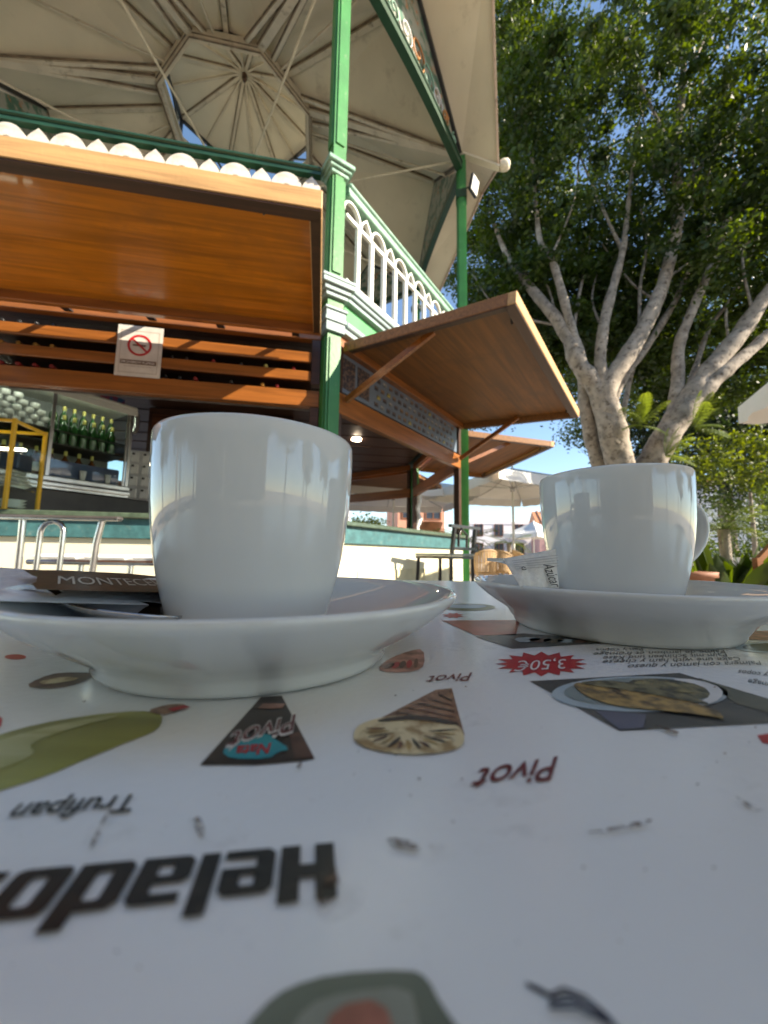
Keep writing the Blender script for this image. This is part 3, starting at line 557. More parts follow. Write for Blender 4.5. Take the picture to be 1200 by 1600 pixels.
for body, a, b, h in (('Palmera con jamón y queso', (1187, 1033), (983, 1039), 6.6), ('Cake une with ham y cheese', (1155, 1027), (944, 1032), 6), ('Palm mit Schinken und Käse', (1134, 1021), (944, 1026), 5.6), ('Palme de jambon et fromage', (1131, 1016), (929, 1020), 5), ('Pan y copos', (1003, 1013), (931, 1014), 4),
                      ('Tostada de queso y copos', (1320, 1066), (1155, 1047), 8), ('Omelette au fromage', (1320, 1085), (1170, 1062), 9)):
    ttext(body, a, b, (a[0] + 3, a[1] + h), I_black, 1)
decal('printed_picture', [(690, 970), (812, 969), (806, 993), (742, 993)], ink('brick_red', (.40, .09, .06), .3, 60), 1)
decal('printed_picture', [(742, 995), (818, 990), (990, 1003), (930, 1006), (800, 1014)], I_dark, 1)
for i in range(6): decal('printed_picture', [(800 + i * 22, 998 + i), (830 + i * 20, 996 + i), (850 + i * 18, 1000 + i), (815 + i * 22, 1006)], (I_plate, I_brown, I_fish2)[i % 3], 2, 1)
decal('printed_picture', ell(732, 949, 42, 5.5), ink('green_dish', (.16, .19, .08), .5, 60), 1); decal('printed_picture', ell(730, 948, 30, 3.2), I_plate, 2)
decal('printed_picture', [(690 + 18 * (1 if i % 2 else .6) * cos(i * PI / 8) + 18, 962 + 4.5 * (1 if i % 2 else .6) * sin(i * PI / 8)) for i in range(16)], I_red, 1)
decal('printed_picture', ell(1215, 1012, 66, 9), I_plate, 1); decal('printed_picture', ell(1215, 1012, 55, 6.5), I_dark, 2)
decal('printed_picture', [(1140, 996), (1160, 988), (1230, 984), (1250, 1000), (1180, 1001)], I_pink, 1, 1)
decal('printed_picture', [(1183, 1150), (1210, 1146), (1215, 1165), (1192, 1162)], I_red, 1)
decal('printed_picture', [(360, 1640), (410, 1575), (450, 1545), (520, 1524), (640, 1517), (668, 1530), (690, 1575), (740, 1640)], ink('jar_rim', (.15, .17, .13), .3, 60), 1, 1)
decal('printed_picture', [(440, 1640), (478, 1575), (540, 1555), (640, 1545), (652, 1590), (660, 1640)], ink('jar_inside', (.26, .27, .22), .3, 80), 2, 1)
decal('printed_picture', [(500, 1640), (520, 1580), (600, 1566), (620, 1640)], ink('jar_red', (.40, .14, .10), .5, 160), 3, 1)
I_navy = ink('navy', (.03, .035, .06))
decal('printed_picture', [(820, 1536), (842, 1544), (862, 1556), (856, 1562), (838, 1552), (822, 1544)], I_navy, 1, 1)
for i in range(4):
    o_ = [(858, 1557), (880 + i * 8, 1546 + 4 * i), (915, 1560 + 2 * i), (950 + 6 * i, 1590), (975, 1640)]; i_ = [(x + 1, y + 6) for x, y in o_[::-1]]
    decal('printed_picture', [(a, b + i * 9) for a, b in o_ + i_] if i else o_ + i_, I_navy, 2 + i)
for c_ in ([(302, 1292), (312, 1289), (318, 1300), (322, 1314), (312, 1312)], [(606, 1322), (625, 1320), (655, 1328), (650, 1333), (620, 1330)], [(915, 1306), (960, 1300), (1012, 1290), (1004, 1297), (960, 1304)], [(1150, 1254), (1170, 1262), (1195, 1272), (1175, 1270)],
           [(465, 1200), (471, 1197), (470, 1203), (464, 1205)], [(500, 1395), (520, 1370), (528, 1400), (505, 1420), (498, 1412)], [(555, 1178), (561, 1176), (560, 1181)], [(652, 1222), (657, 1221), (656, 1225)], [(1020, 1138), (1062, 1147), (1050, 1149)], [(140, 1325), (160, 1290), (168, 1285), (150, 1318)], [(127, 1100), (134, 1098), (132, 1101)]):
    decal('stain', [(sum(p[0] for p in c_) / len(c_) + (x - sum(p[0] for p in c_) / len(c_)) * 1.25, sum(p[1] for p in c_) / len(c_) + (y - sum(p[1] for p in c_) / len(c_)) * 1.6) for x, y in c_], M_st, 5, 1)
for cx, cy, rx, ry in ((330, 1300, 60, 26), (640, 1335, 120, 18), (180, 1320, 50, 40), (900, 1300, 130, 16), (700, 1125, 70, 14), (250, 1480, 150, 50), (520, 1400, 50, 40), (780, 1240, 90, 24), (90, 1040, 70, 14), (730, 1010, 50, 8), (1120, 1220, 80, 20)):
    decal('smudge', ell(cx, cy, rx, ry, 26, jit=.15), M_sm, 0, 1)
for a_, b_ in (((540, 1152), (765, 1098)), ((655, 1331), (935, 1304)), ((380, 1230), (520, 1290)), ((830, 1180), (1100, 1215)), ((60, 1340), (260, 1280)), ((980, 1330), (1150, 1420)), ((620, 1440), (780, 1420))):
    decal('scratch', [a_, ((a_[0] + b_[0]) / 2, (a_[1] + b_[1]) / 2 + 1.5), b_, ((a_[0] + b_[0]) / 2, (a_[1] + b_[1]) / 2 + 3.2)], M_sm, 1)
for i in range(46):
    x, y = RS.uniform(10, 1190), 1070 + 500 * RS.rand() ** 1.3; r_ = RS.uniform(.7, 2.0) * (y / 1250); decal('crumb_stain', ell(x, y, r_ * RS.uniform(.8, 1.6), r_ * .7, 7, jit=.3), I_stain if i % 3 else I_choc, 6)
for i in range(60):
    x, y = RS.uniform(20, 1180), RS.uniform(1110, 1560); a = RS.uniform(0, 3.1); l_ = RS.uniform(5, 16)
    decal('scuff', [(x, y), (x + l_ * cos(a), y + .3 * l_ * sin(a)), (x + l_ * cos(a) + 1, y + .3 * l_ * sin(a) + .8)], mat('grey_scuff', (.52, .50, .48), .5) if i == 0 else bpy.data.materials['grey_scuff'], 0)

# ------------------------------------------------------------------ cups, saucers, spoons, packets
def saucer(loc, foot, label):
    k = foot / .0395
    prof = [(0, .0022), (.034, .0022), (.0355 * k, .0003), (.0375 * k, 0), (.0388 * k, .0005), (.0398 * k, .0019), (.0402 * k, .0034), (.0415 * k, .0050), (.046, .0080), (.051, .0112), (.0555, .0147), (.0588, .0178), (.0600, .0192), (.0603, .0202), (.0598, .0209), (.0588, .0208), (.056, .0182), (.051, .0148), (.045, .0114), (.039, .0088), (.033, .0070), (.0290, .0062), (.0272, .0060), (.0266, .0066), (.0256, .0068), (.0248, .0062), (.0240, .0054), (0, .0052)]
    prof = [(r, z * .93) for r, z in prof]
    o = obj('saucer', MB().lathe(prof, 128), None, loc, m=M['ceramic']); return tag(o, label, 'saucer')
def cup(loc, ha, label, ck=.0):
    t = thing('coffee_cup', label, 'cup', loc, ha)
    out = [(0, .0012), (.0195, .0012), (.0205, 0), (.0225, 0), (.0236, .0010), (.0246, .0045), (.0262, .010), (.0278, .016), (.0292, .0225), (.0304, .030), (.0313, .038), (.0318, .046), (.0320, .053), (.0320, .0572), (.0316, .0583), (.0308, .0586), (.0300, .0580), (.0296, .0560), (.0294, .046), (.0288, .036), (.0276, .026), (.0256, .016), (.0225, .0085), (.016, .0055), (0, .005)]
    out = [(r, z * 1.05) for r, z in out]
    obj('cup_body', MB().lathe(out, 128), t, m=M['ceramic'])
    h = MB(); path = [(.0300, .0485), (.037, .0510), (.044, .0500), (.0490, .0455), (.0505, .0390), (.0485, .0320), (.043, .0255), (.0360, .0210), (.0285, .0190)]
    n = 12; vs = []; PP = []
    for i in range(len(path) - 1):
        for j in range(4):
            u = j / 4; p0 = path[max(i - 1, 0)]; p1 = path[i]; p2 = path[i + 1]; p3 = path[min(i + 2, len(path) - 1)]
            PP.append(tuple(.5 * (2 * p1[a] + (p2[a] - p0[a]) * u + (2 * p0[a] - 5 * p1[a] + 4 * p2[a] - p3[a]) * u * u + (3 * p1[a] - p0[a] - 3 * p2[a] + p3[a]) * u ** 3) for a in (0, 1)))
    for i, (r, z) in enumerate(PP):
        a, b = PP[max(i - 1, 0)], PP[min(i + 1, len(PP) - 1)]; d = Vector((b[0] - a[0], b[1] - a[1])).normalized(); nx, nz = d.y, -d.x
        for q in range(n): A = 2 * PI * q / n; wy = .0052 * cos(A); th = .0024 * sin(A); vs.append((r + nx * th, wy, z + nz * th))
    fs = [(i * n + q, i * n + (q + 1) % n, (i + 1) * n + (q + 1) % n, (i + 1) * n + q) for i in range(len(PP) - 1) for q in range(n)]
    obj('cup_handle', h.add(vs, fs, True), t, m=M['ceramic'])
    obj('coffee_residue', MB().lathe([(0, .0062), (.018, .0062), (.0205, .0075)], 40), t, m=ink('coffee', (.035, .014, .007)))
    return t
SL, SR = Vector((-.0386, .1196, TZ + .0001)), Vector((.1020, .1718, TZ + .0001))
saucer(SL, .0395, 'white saucer in the left foreground under the nearer coffee cup')
saucer(SR, .0420, 'white saucer at the right under the coffee cup with a visible handle')
cup(SL + Vector((-.0046, .0095, .0051)), R(98), 'near white coffee cup in the left foreground with its handle hidden behind')
cup(SR + Vector((.0071, .0105, .0068)), R(12), 'white coffee cup on the right with its handle showing at the right side')
spoonm = mat('spoon_steel', (.60, .60, .60), .12, 1, var=.05)
def spoon(label, bowl, tip, rest, w=.0115, l=.018):
    """bowl centre, handle end, resting tilt"""
    t = thing('coffee_spoon', label, 'spoon', bowl); d = Vector(tip) - Vector(bowl); D = d.normalized(); sx = D.cross(Vector((0, 0, 1))).normalized(); up = sx.cross(D)
    mb = MB(); nu, nv = 18, 7; vs = []; 
    for side in (0, 1):
        for j in range(nv):
            r = j / (nv - 1)
            for i in range(nu): a = 2 * PI * i / nu; vs.append(D * (l * r * cos(a)) + sx * (w * r * sin(a) * (1 - .12 * cos(a))) + up * (-.0042 * (1 - r * r) + (.0007 if side == 0 else 0) + .001))
    fs = []
    for side in (0, 1):
        o = side * nu * nv
        for j in range(nv - 1):
            for i in range(nu): q = (o + j * nu + i, o + j * nu + (i + 1) % nu, o + (j + 1) * nu + (i + 1) % nu, o + (j + 1) * nu + i); fs.append(q if side == 0 else q[::-1])
    o1, o2 = (nv - 1) * nu, nu * nv + (nv - 1) * nu
    fs += [(o1 + i, o1 + (i + 1) % nu, o2 + (i + 1) % nu, o2 + i) for i in range(nu)]
    obj('bowl', mb.add(vs, fs, True), t, m=spoonm)
    hb = MB(); vs = []; N = 14; Ld = d.length
    for i in range(N + 1):
        s = i / N; ww = .0022 + .0028 * s ** 2 if s < .93 else .0035; p = D * (l * .95 + (Ld - l) * s) + up * (.003 * sin(PI * s) + .0012)
        vs += [p - sx * ww - up * .0006, p + sx * ww - up * .0006, p + sx * ww + up * .0006, p - sx * ww + up * .0006]
    fs = [(i * 4 + a, i * 4 + (a + 1) % 4, i * 4 + 4 + (a + 1) % 4, i * 4 + 4 + a) for i in range(N) for a in range(4)] + [(3, 2, 1, 0), (N * 4, N * 4 + 1, N * 4 + 2, N * 4 + 3)]
    obj('handle', hb.add(vs, fs), t, m=spoonm); return t
spoon('steel spoon lying under the sugar packet in the left saucer', px(205, 957, .108), px(-10, 936, .098), 0, .011, .0165)
spoon('steel spoon behind the torn packet, handle over the right saucer rim', Vector((.082, .196, TZ + .0125)), px(772, 878, .152), 0)
def patch_packet(name, label, A, Bp, C, D, bulge, m, nu=26, nv=10, crimp=0, wav=0):
    """thin filled paper packet spanned by four corners"""
    t = thing(name, label, 'sugar packet', A); nrm = (Bp - A).cross(D - A).normalized(); vs = []
    f = lambda u, v: (A * (1 - u) * (1 - v) + Bp * u * (1 - v) + C * u * v + D * (1 - u) * v)
    for s in (1, -1):
        for j in range(nv + 1):
            for i in range(nu + 1):
                u, v = i / nu, j / nv; b = (sin(PI * v) ** .6) * (min(1, u / .16, (1 - u) / .16) ** .7 if 0 < u < 1 else 0) * bulge
                wv_ = wav * (sin(9 * u + 3 * v) + .6 * sin(17 * u - 5 * v + 1)) * sin(PI * min(1, v * 1.0)) + (crimp * sin(u * 150) if v > .82 else 0)
                vs.append(f(u, v) - A + nrm * (s * (b * (1 if s > 0 else .35) + .00008) + wv_))
    fs = []; W = nu + 1; O = W * (nv + 1)
    for j in range(nv):
        for i in range(nu): q = (j * W + i, j * W + i + 1, (j + 1) * W + i + 1, (j + 1) * W + i); fs += [q, tuple(O + a for a in q[::-1])]
    edge = [i for i in range(W)] + [(j + 1) * W - 1 for j in range(1, nv + 1)] + [nv * W + i for i in range(nu - 1, -1, -1)] + [j * W for j in range(nv - 1, 0, -1)]
    fs += [(edge[i], O + edge[i], O + edge[(i + 1) % len(edge)], edge[(i + 1) % len(edge)]) for i in range(len(edge))]
    obj('paper_sleeve', MB().add(vs, fs, True), t, m=m); return t, f, nrm
paper = mat('white_packet_paper', (.74, .74, .78), .35, var=.03, vscale=90, bump=.15, bscale=300)
PA, PB, PC, PD = px(-90, 936, .078), px(330, 948, .140), px(330, 912, .178), px(-90, 880, .118)
pk1, fP, nP = patch_packet('sugar_packet', 'white sugar packet with a brown lettered band lying across the left saucer behind the cup', PA, PB, PC, PD, .0010, paper)
def onP(x, y, l=0):                                        # ray onto the packet plane
    d = (_fw + _rt * ((x - 600) / 600) - _up * ((y - 800) / 600)).normalized(); c0 = (PA + PB + PC + PD) / 4 + nP * (.0030 + l * .0001)
    s = (c0 - EYE).dot(nP) / d.dot(nP); return EYE + d * s - PA
band_px = [(36, 890), (100, 891), (200, 896), (290, 905), (290, 926), (180, 924), (57, 921), (50, 912), (57, 909), (58, 901), (50, 899)]
def pdecal(name, pts, m, l): vs = [onP(x, y, l) for x, y in pts]; tr = tessellate_polygon([[Vector((x, y, 0)) for x, y in pts]]); return obj(name, MB().add(vs, tr), pk1, m=m)
pdecal('printed_band', band_px, ink('packet_brown', (.10, .045, .022), .35, 260, spec=.15), 0)
text_at('printed_text', 'MONTECELIO', onP(90, 912, 1), onP(90, 912, 1) + (onP(252, 915, 1) - onP(90, 912, 1)) / .80, onP(91, 899.5, 1), ink('packet_silver', (.60, .56, .50)), pk1)
QA, QB, QC, QD = px(812, 917, .140), px(874, 919, .152), px(868, 858, .156), px(786, 873, .148)
pk2, fQ, nQ = patch_packet('sugar_packet', 'torn crumpled white sugar packet leaning on the right cup', QA, QB, QC, QD, .0010, mat('creased_packet_paper', (.66, .64, .60), .45, var=.06, vscale=200, bump=.3, bscale=260), crimp=.00004, wav=.00035, nu=40, nv=24)
nQf = nQ if nQ.y < 0 else -nQ
def onQ(u, v): return fQ(u, v) - QA + nQf * .0016
text_at('printed_text', 'Azúcar', onQ(.62, .58), onQ(.70, -.05), onQ(.86, .56), I_black, pk2)
text_at('printed_text', 'e', onQ(.16, .45), onQ(.26, .47), onQ(.155, .62), I_black, pk2)
for i in range(5): a, b = onQ(.06 + .0 * i, .80 - i * .07), onQ(.97, .78 - i * .07); obj('printed_line', MB().beam(a, b, .00025, .0001, up=nQf), pk2, m=ink('line_grey', (.45, .42, .40)) if i == 0 else bpy.data.materials['ink_line_grey'])

# ------------------------------------------------------------------ bar goods
gl_green = mat('green_bottle_glass', (.015, .09, .02), .08, var=.2, coat=1); gl_dark = mat('dark_bottle_glass', (.012, .012, .01), .08, coat=1); gl_amber = mat('amber_bottle_glass', (.16, .05, .012), .1, coat=1)
foil_gold = mat('gold_foil', (.45, .25, .06), .35, .6); foil_red = mat('red_foil', (.25, .02, .02), .3); foil_black = mat('black_foil', (.02, .02, .02), .25); foil_yel = mat('yellow_cap', (.60, .52, .15), .4); lab_white = mat('white_label', (.62, .60, .55), .5)
def bottle_proto(nm, gm_, cm_, lm_=None, h=.30, r=.037):
    P = dict(body=MB().lathe([(0, 0), (r * .9, 0), (r, .006), (r, h * .60), (r * .93, h * .66), (r * .45, h * .76), (r * .36, h * .82), (r * .36, h * .86)], 16).mesh('bottle_body', gm_),
             cap=MB().lathe([(r * .38, h * .84), (r * .42, h * .85), (r * .42, h * .985), (r * .36, h), (0, h)], 12).mesh('bottle_cap', cm_))
    if lm_: P['label_'] = MB().lathe([(r * 1.012, h * .18), (r * 1.015, h * .19), (r * 1.015, h * .46), (r * 1.012, h * .47)], 16).mesh('paper_label', lm_)
    return P
def bottle(P, loc, label, group, rot=(0, 0, 0)):
    t = thing('bottle', label, 'bottle', loc, group=group, rot=rot)
    obj('bottle_body', P['body'], t); obj('bottle_cap', P['cap'], t)
    if 'label_' in P: obj('paper_label', P['label_'], t)
    return t
W = lambda k, t, off, z: Matrix.Rotation(PHI, 4, 'Z') @ bayp(k, t, off, z) + CTR
protos = {n_: bottle_proto(n_, g_, c_, l_) for n_, g_, c_, l_ in (('gg', gl_dark, foil_gold, None), ('gk', gl_dark, foil_black, lab_white), ('gr', gl_dark, foil_red, None), ('green', gl_green, foil_yel, None), ('amber', gl_amber, foil_yel, lab_white))}
ORD = ['leftmost', 'second', 'third', 'fourth', 'fifth', 'sixth', 'seventh', 'eighth', 'ninth']
for row, (z, seq, lb) in enumerate([(2.479, ('gk',) * 5, 'black capped wine bottle in the upper row at the left of the rack'), (2.306, ('gg',) * 5, 'gold foiled wine bottle in the middle row at the left of the rack'), (2.14, ('gr', 'gr', 'gr', 'gr', 'gr'), 'red foiled wine bottle lying in the bottom row at the left of the rack')]):
    for i, s_ in enumerate(seq):
        p = W(0, 1.4 - 2.62 + i * .115 + row * .012, -.345, z + .038); bottle(protos[s_], p, ORD[i].capitalize() + ' ' + lb, 'wine bottles lying in the rack, row %s' % ('one', 'two', 'three')[row], (PI / 2, 0, PHI))
nth = {2.306: 0, 2.14: 0}
for t, z, s_ in [(-.02, 2.306, 'gk'), (.09, 2.306, 'gk'), (.30, 2.306, 'gr'), (.52, 2.306, 'gk'), (.72, 2.306, 'green'), (.95, 2.306, 'gr'), (-.06, 2.14, 'gk'), (.05, 2.14, 'gk'), (.17, 2.14, 'gr'), (.45, 2.14, 'gk'), (.70, 2.14, 'gg'), (.82, 2.14, 'gr')]:
    bottle(protos[s_], W(0, t + .14, -.34, z + .038), '%s %s wine bottle right of the sign in the %s rack gap' % (ORD[nth[z]].replace('leftmost', 'first'), {'gk': 'black capped', 'gr': 'red foiled', 'green': 'green glass', 'gg': 'gold foiled'}[s_], 'middle' if z > 2.2 else 'bottom'), 'wine bottles right of the sign', (PI / 2, 0, PHI)); nth[z] += 1
# no smoking notice
sgm = mat('laminated_notice', (.60, .56, .50), .25, var=.1, vscale=12, coat=.6)
s0 = W(0, -.10, 0, 0); ns = thing('no_smoking_sign', 'laminated no smoking notice with a red crossed circle hung on the rack slats', 'sign', W(0, -.098, .012, 2.125), PHI)
obj('paper_sheet', MB().box(-.165, .165, -.002, .0, 0, .42), ns, m=sgm); fr_ = I_stain
obj('sheet_border', MB().box(-.14, .14, -.0028, -.0021, .03, .034).box(-.14, .14, -.0028, -.0021, .375, .379).box(-.14, -.136, -.0028, -.0021, .035, .374).box(.136, .14, -.0028, -.0021, .035, .374), ns, m=ink('border_brown', (.34, .28, .22)))
rc = MB(); ringpts = [(cos(2 * PI * i / 40), sin(2 * PI * i / 40)) for i in range(41)]
ringprism(rc, [(x * .088, y * .088) for x, y in ringpts], [(x * .072, y * .072) for x, y in ringpts][::-1], .001, Matrix(((1, 0, 0, 0), (0, 0, -1, -.0035), (0, 1, 0, .26), (0, 0, 0, 1))))
obj('red_circle', rc, ns, m=I_red); obj('red_bar', MB().beam((-.055, -.0052, .31), (.055, -.0052, .21), .0012, .014, up=Vector((0, 0, 1))), ns, m=I_red)
obj('cigarette', MB().box(-.05, .045, -.0042, -.0038, .252, .266), ns, m=I_brown)
obj('caption_band', MB().box(-.13, .13, -.004, -.003, .10, .135), ns, m=ink('caption_brown', (.13, .08, .05)))
def ntext(body, x0, x1, z, h, m): return text_at('printed_text', body, Vector((x0, -.0046, z)), Vector((x1, -.0046, z)), Vector((x0, -.0046, z + h)), m, ns)
ntext('PROHIBIDO FUMAR', -.12, .12, .107, .021, I_white); ntext('en todo el recinto', -.10, .10, .078, .012, ink('sign_grey', (.25, .2, .18)))
# display fridge
f0, f1 = px(82, 751, 3.6), px(199, 766, 4.15); fa = math.atan2(f1.y - f0.y, f1.x - f0.x); FL = (f1 - f0).xy.length
FO = Vector((f1.x, f1.y, 0)); FR = thing('display_fridge', 'steel framed glass display fridge on the back counter full of cups and green bottles', 'fridge', (FO.x, FO.y, 1.33), fa)
Wd = 1.55; Dp = .55; Ht = 1.03
obj('base', MB().box(-Wd, .02, 0, Dp, 0, .075, bev=.01).box(-Wd, .02, -.03, 0, .03, .07, bev=.008), FR, m=M['steel'])
obj('sill', MB().box(-Wd, .02, -.02, Dp, .078, .13, bev=.01), FR, m=M['steel'])
obj('cabinet_back', MB().box(-Wd, .0, Dp - .02, Dp, .13, Ht), FR, m=mat('fridge_liner', (.20, .21, .21), .4)); obj('end_panel', MB().box(-.012, .0, .03, Dp - .02, .13, Ht - .05), FR, m=M['glass'])
obj('top_canopy', MB().box(-Wd, .03, -.02, Dp, Ht - .045, Ht, bev=.012).box(-Wd, .03, -.02, .0, Ht - .10, Ht - .047), FR, m=M['white_paint'])
for x in (-.70, -.02): obj('mullion', MB().box(x - .012, x + .014, -.012, .012, .13, Ht - .048), FR, m=M['steel'])
obj('mullion', MB().box(-.055, -.04, .0, .02, .13, Ht - .048), FR, m=M['steel'])
for x0, x1 in ((-1.5, -.715), (-.685, -.06)): obj('glass_door', MB().box(x0, x1, .0, .006, .132, Ht - .05), FR, m=M['glass'])
for z in (.13, .47, .60): obj('shelf', MB().box(-Wd + .02, -.02, .06, Dp - .03, z - .012, z), FR, m=M['dark_body'])
obj('back_pipe', MB().tube([(.07, .1, Ht - .03), (.075, .1, Ht - .2), (.05, .1, Ht - .26)], .03, 10), FR, m=M['steel'])
obj('fill_strip', MB().box(-Wd + .1, -.1, .006, .016, Ht - .088, Ht - .055), FR, m=mat('fridge_fill_glow', (1, 1, 1), .4, emit=((.9, 1, .95), 4)))  # hidden glowing strip added to brighten the fridge inside
Fm = Matrix.Translation(FR.location) @ Matrix.Rotation(fa, 4, 'Z')
tagc = MB().lathe([(0, 0), (.028, 0), (.034, .01), (.036, .055), (.033, .056), (.03, .012), (0, .01)], 16).mesh('stacked_cup', mat('grey_cup', (.50, .50, .48), .3))
for r_, nn in enumerate((6, 5, 5, 4, 3)):
    for i in range(nn): o = obj('cup', tagc, None, Fm @ Vector((-1.10 + i * .088 + (r_ % 2) * .04, .16, .601 + r_ * .058)), (0, 0, 0)); tag(o, '%s grey white cup in the %s row of the pile in the fridge' % (ORD[i], ('bottom', 'second lowest', 'middle', 'second highest', 'top')[r_]), 'cup', 'cups piled in the fridge')
for row in range(2):
    for i in range(7):
        bottle(protos['green'], Fm @ Vector((-.66 + i * .085 + row * .03, .12 + row * .12, .475 + row * .126)), ORD[i] + ' green bottle with pale yellow cap in the ' + ('front' if row == 0 else 'back') + ' row of the fridge', ('front' if row == 0 else 'back') + ' row of green bottles')
for i in range(9): bottle(protos['amber'], Fm @ Vector((-1.2 + i * .115, .2, .131)), ORD[i] + ' small amber bottle on the bottom shelf of the display fridge', 'amber bottles on the bottom fridge shelf')
tr_ = tag(obj('tray', MB().box(-.30, .30, -.02, .10, 0, .17, bev=.01), None, Fm @ Vector((-.38, .05, .131)), (0, 0, fa), m=mat('dark_blue_box', (.03, .05, .14), .4)), 'dark blue crate at the bottom right of the display fridge', 'crate')
gg = mat('frosted_glass', (.45, .52, .50), .15)
for x, s_ in ((-.42, 'left'), (-.20, 'right')):
    tag(obj('drinking_glass', MB().lathe([(0, 0), (.02, 0), (.03, .09), (.027, .09), (.018, .005), (0, .005)], 18), None, Fm @ Vector((x, -.012, .131)), m=gg), '%s of the two glasses in front of the blue crate' % s_, 'glass')
bk = tag(obj('back_counter', MB().box(-1.6, .25, -.03, .6, 0, 1.327, bev=.01), None, (FO.x, FO.y, 0), (0, 0, fa), m=M['dark_body']), 'dark back counter carrying the display fridge inside the bar', 'counter')
cm_ = thing('coffee_machine_poster', 'small blue and red poster above the right end of the fridge', 'poster', Fm @ Vector((-.1, .25, Ht + .002)), fa)
obj('poster_sheet', MB().box(-.14, .10, 0, .01, 0, .14), cm_, m=mat('blue_red_print', (.03, .12, .28), .4, col2=(.4, .03, .06), vscale=9, thr=(.45, .55)))
cr = thing('cup_rack', 'white slotted cup rack hanging in the bar right of the fridge', 'rack', px(222, 782, 4.7), R(25))
obj('rack_board', MB().box(-.18, .55, 0, .03, 0, .62, bev=.01), cr, m=mat('grey_white_plastic', (.48, .48, .50), .4))
knob = MB().box(-.015, .015, -.012, 0, -.012, .012, bev=.004).mesh('peg', M['black_metal'])
cupr = MB().box(-.045, .045, -.02, 0, -.06, .06, bev=.01).mesh('rack_cup', mat('rack_cup_white', (.62, .62, .62), .3))
for i in range(6):
    for j in range(4): obj('rack_pocket', cupr, cr, (-.11 + i * .12, -.001, .08 + j * .15)); obj('peg', knob, cr, (-.125 + i * .12, -.022, .12 + j * .15))
# yellow framed case on the counter
yel = mat('yellow_frame_paint', (.72, .42, .03), .35, var=.12)
cs = thing('glass_case', 'glass snack case with a yellow frame standing on the left counter', 'display case', W(0, 0, 0, 0), PHI); cs.location = px(6, 799, 2.87); cs.location.z = 1.048
w_, d_, h_ = .62, .34, .72
for x in (-w_, 0):
    for y in (0, d_): obj('corner_post', MB().box(x - .013, x + .013, y - .013, y + .013, 0, h_, bev=.003), cs, m=yel)
for z in (0, h_ - .03):
    for y in (0, d_): obj('frame_rail', MB().box(-w_ + .019, -.019, y - .010, y + .010, z, z + .022), cs, m=yel)
    for x in (-w_, 0): obj('frame_rail', MB().box(x - .010, x + .010, .014, d_ - .014, z, z + .022), cs, m=yel)
obj('glass_pane', MB().box(-w_ + .02, -.02, -.003, .003, .03, h_ - .032), cs, m=M['glass']); obj('glass_pane', MB().box(-.003, .003, .02, d_ - .02, .03, h_ - .032), cs, m=M['glass'])
obj('shelf', MB().box(-w_ + .02, -.02, .02, d_ - .02, .19, .198), cs, m=M['chrome']); obj('shelf', MB().box(-w_ + .02, -.02, .02, d_ - .02, .03, .04), cs, m=M['chrome'])
obj('fill_bar', MB().box(-w_ + .1, -.06, .2, .24, h_ - .20, h_ - .185), cs, m=mat('case_fill_glow', (1, .9, .8), .5, emit=((1, .9, .75), 5)))  # glowing bar added to brighten the inside of the case
Cm = Matrix.Translation(cs.location) @ Matrix.Rotation(PHI, 4, 'Z')
for nm, lb, x, z, m_, prof in (('plate', 'white oval plate with a folded napkin in the yellow case', -.105, .199, 'white_paint', [(0, 0), (.05, 0), (.09, .02), (.088, .024), (.05, .006), (0, .006)]), ('plate', 'stack of white plates on the lower shelf of the yellow case', -.105, .041, 'white_paint', [(0, 0), (.05, 0), (.09, .02), (.05, .02), (.09, .045), (.05, .045), (.09, .07), (.08, .07), (0, .05)])):
    tag(obj(nm, MB().lathe(prof, 28), None, Cm @ Vector((x, .22, z)), m=M[m_]), lb, 'plate')
nap = MB(); 
for i in range(4): nap.box(-.08 + i * .012, .08 - i * .02, -.09, .08, .02 + .03 * i, .045 + .03 * i, bev=.012)
tag(obj('pastry_box', nap, None, Cm @ Vector((-.10, .22, .215)), (0, R(8), PHI + .1), m=lab_white), 'white folded pastry wrapper on the plate in the yellow case', 'wrapper')
tag(obj('navy_box', MB().box(-.07, .07, -.08, .08, 0, .13, bev=.01), None, Cm @ Vector((-.11, .22, .355)), (0, 0, PHI), m=mat('navy_carton', (.03, .05, .10), .4)), 'navy carton on top of the wrapper inside the yellow case', 'carton')
# ------------------------------------------------------------------ chrome chair at the left, bar stool, furniture
st_ = thing('aluminium_chair', 'aluminium cafe chair with a dark top rail and tubular back at the left', 'chair', (-1.36, 1.62, 0), R(2))
obj('top_rail', MB().box(-.30, .245, -.02, .02, .893, .912, bev=.008), st_, m=mat('dark_chair_rail', (.10, .09, .085), .25, .3)); obj('rail_trim', MB().box(-.29, .24, -.024, -.0205, .893, .899), st_, m=M['chrome'])
obj('back_tube', MB().tube([(-.160, 0, .892), (-.158, 0, .80), (-.163, .01, .60), (-.18, .02, .02)], .0125, 10), st_, m=M['chrome'])
obj('back_tube', MB().tube([(.165, 0, .892), (.150, 0, .80), (.135, .01, .60), (.12, .02, .02)], .0125, 10), st_, m=M['chrome'])
loop = [(-.085, 0, .60), (-.083, 0, .80)] + [(-.036 - .047 * cos(a), 0, .84 + .047 * sin(a)) for a in [i * PI / 10 for i in range(11)]] + [(.011, 0, .80), (.009, 0, .60)]
obj('back_loop', MB().tube(loop, .0105, 10), st_, m=M['chrome'])
obj('seat_cushion', MB().box(-.19, .05, .06, .50, .45, .48, bev=.012), st_, m=M['canvas']); obj('seat_frame', MB().box(-.2, .14, .03, .52, .43, .448, bev=.006), st_, m=M['chrome'])
for x in (-.19, .13): obj('front_leg', MB().tube([(x, .5, .43), (x, .53, .01)], .012, 8), st_, m=M['chrome'])
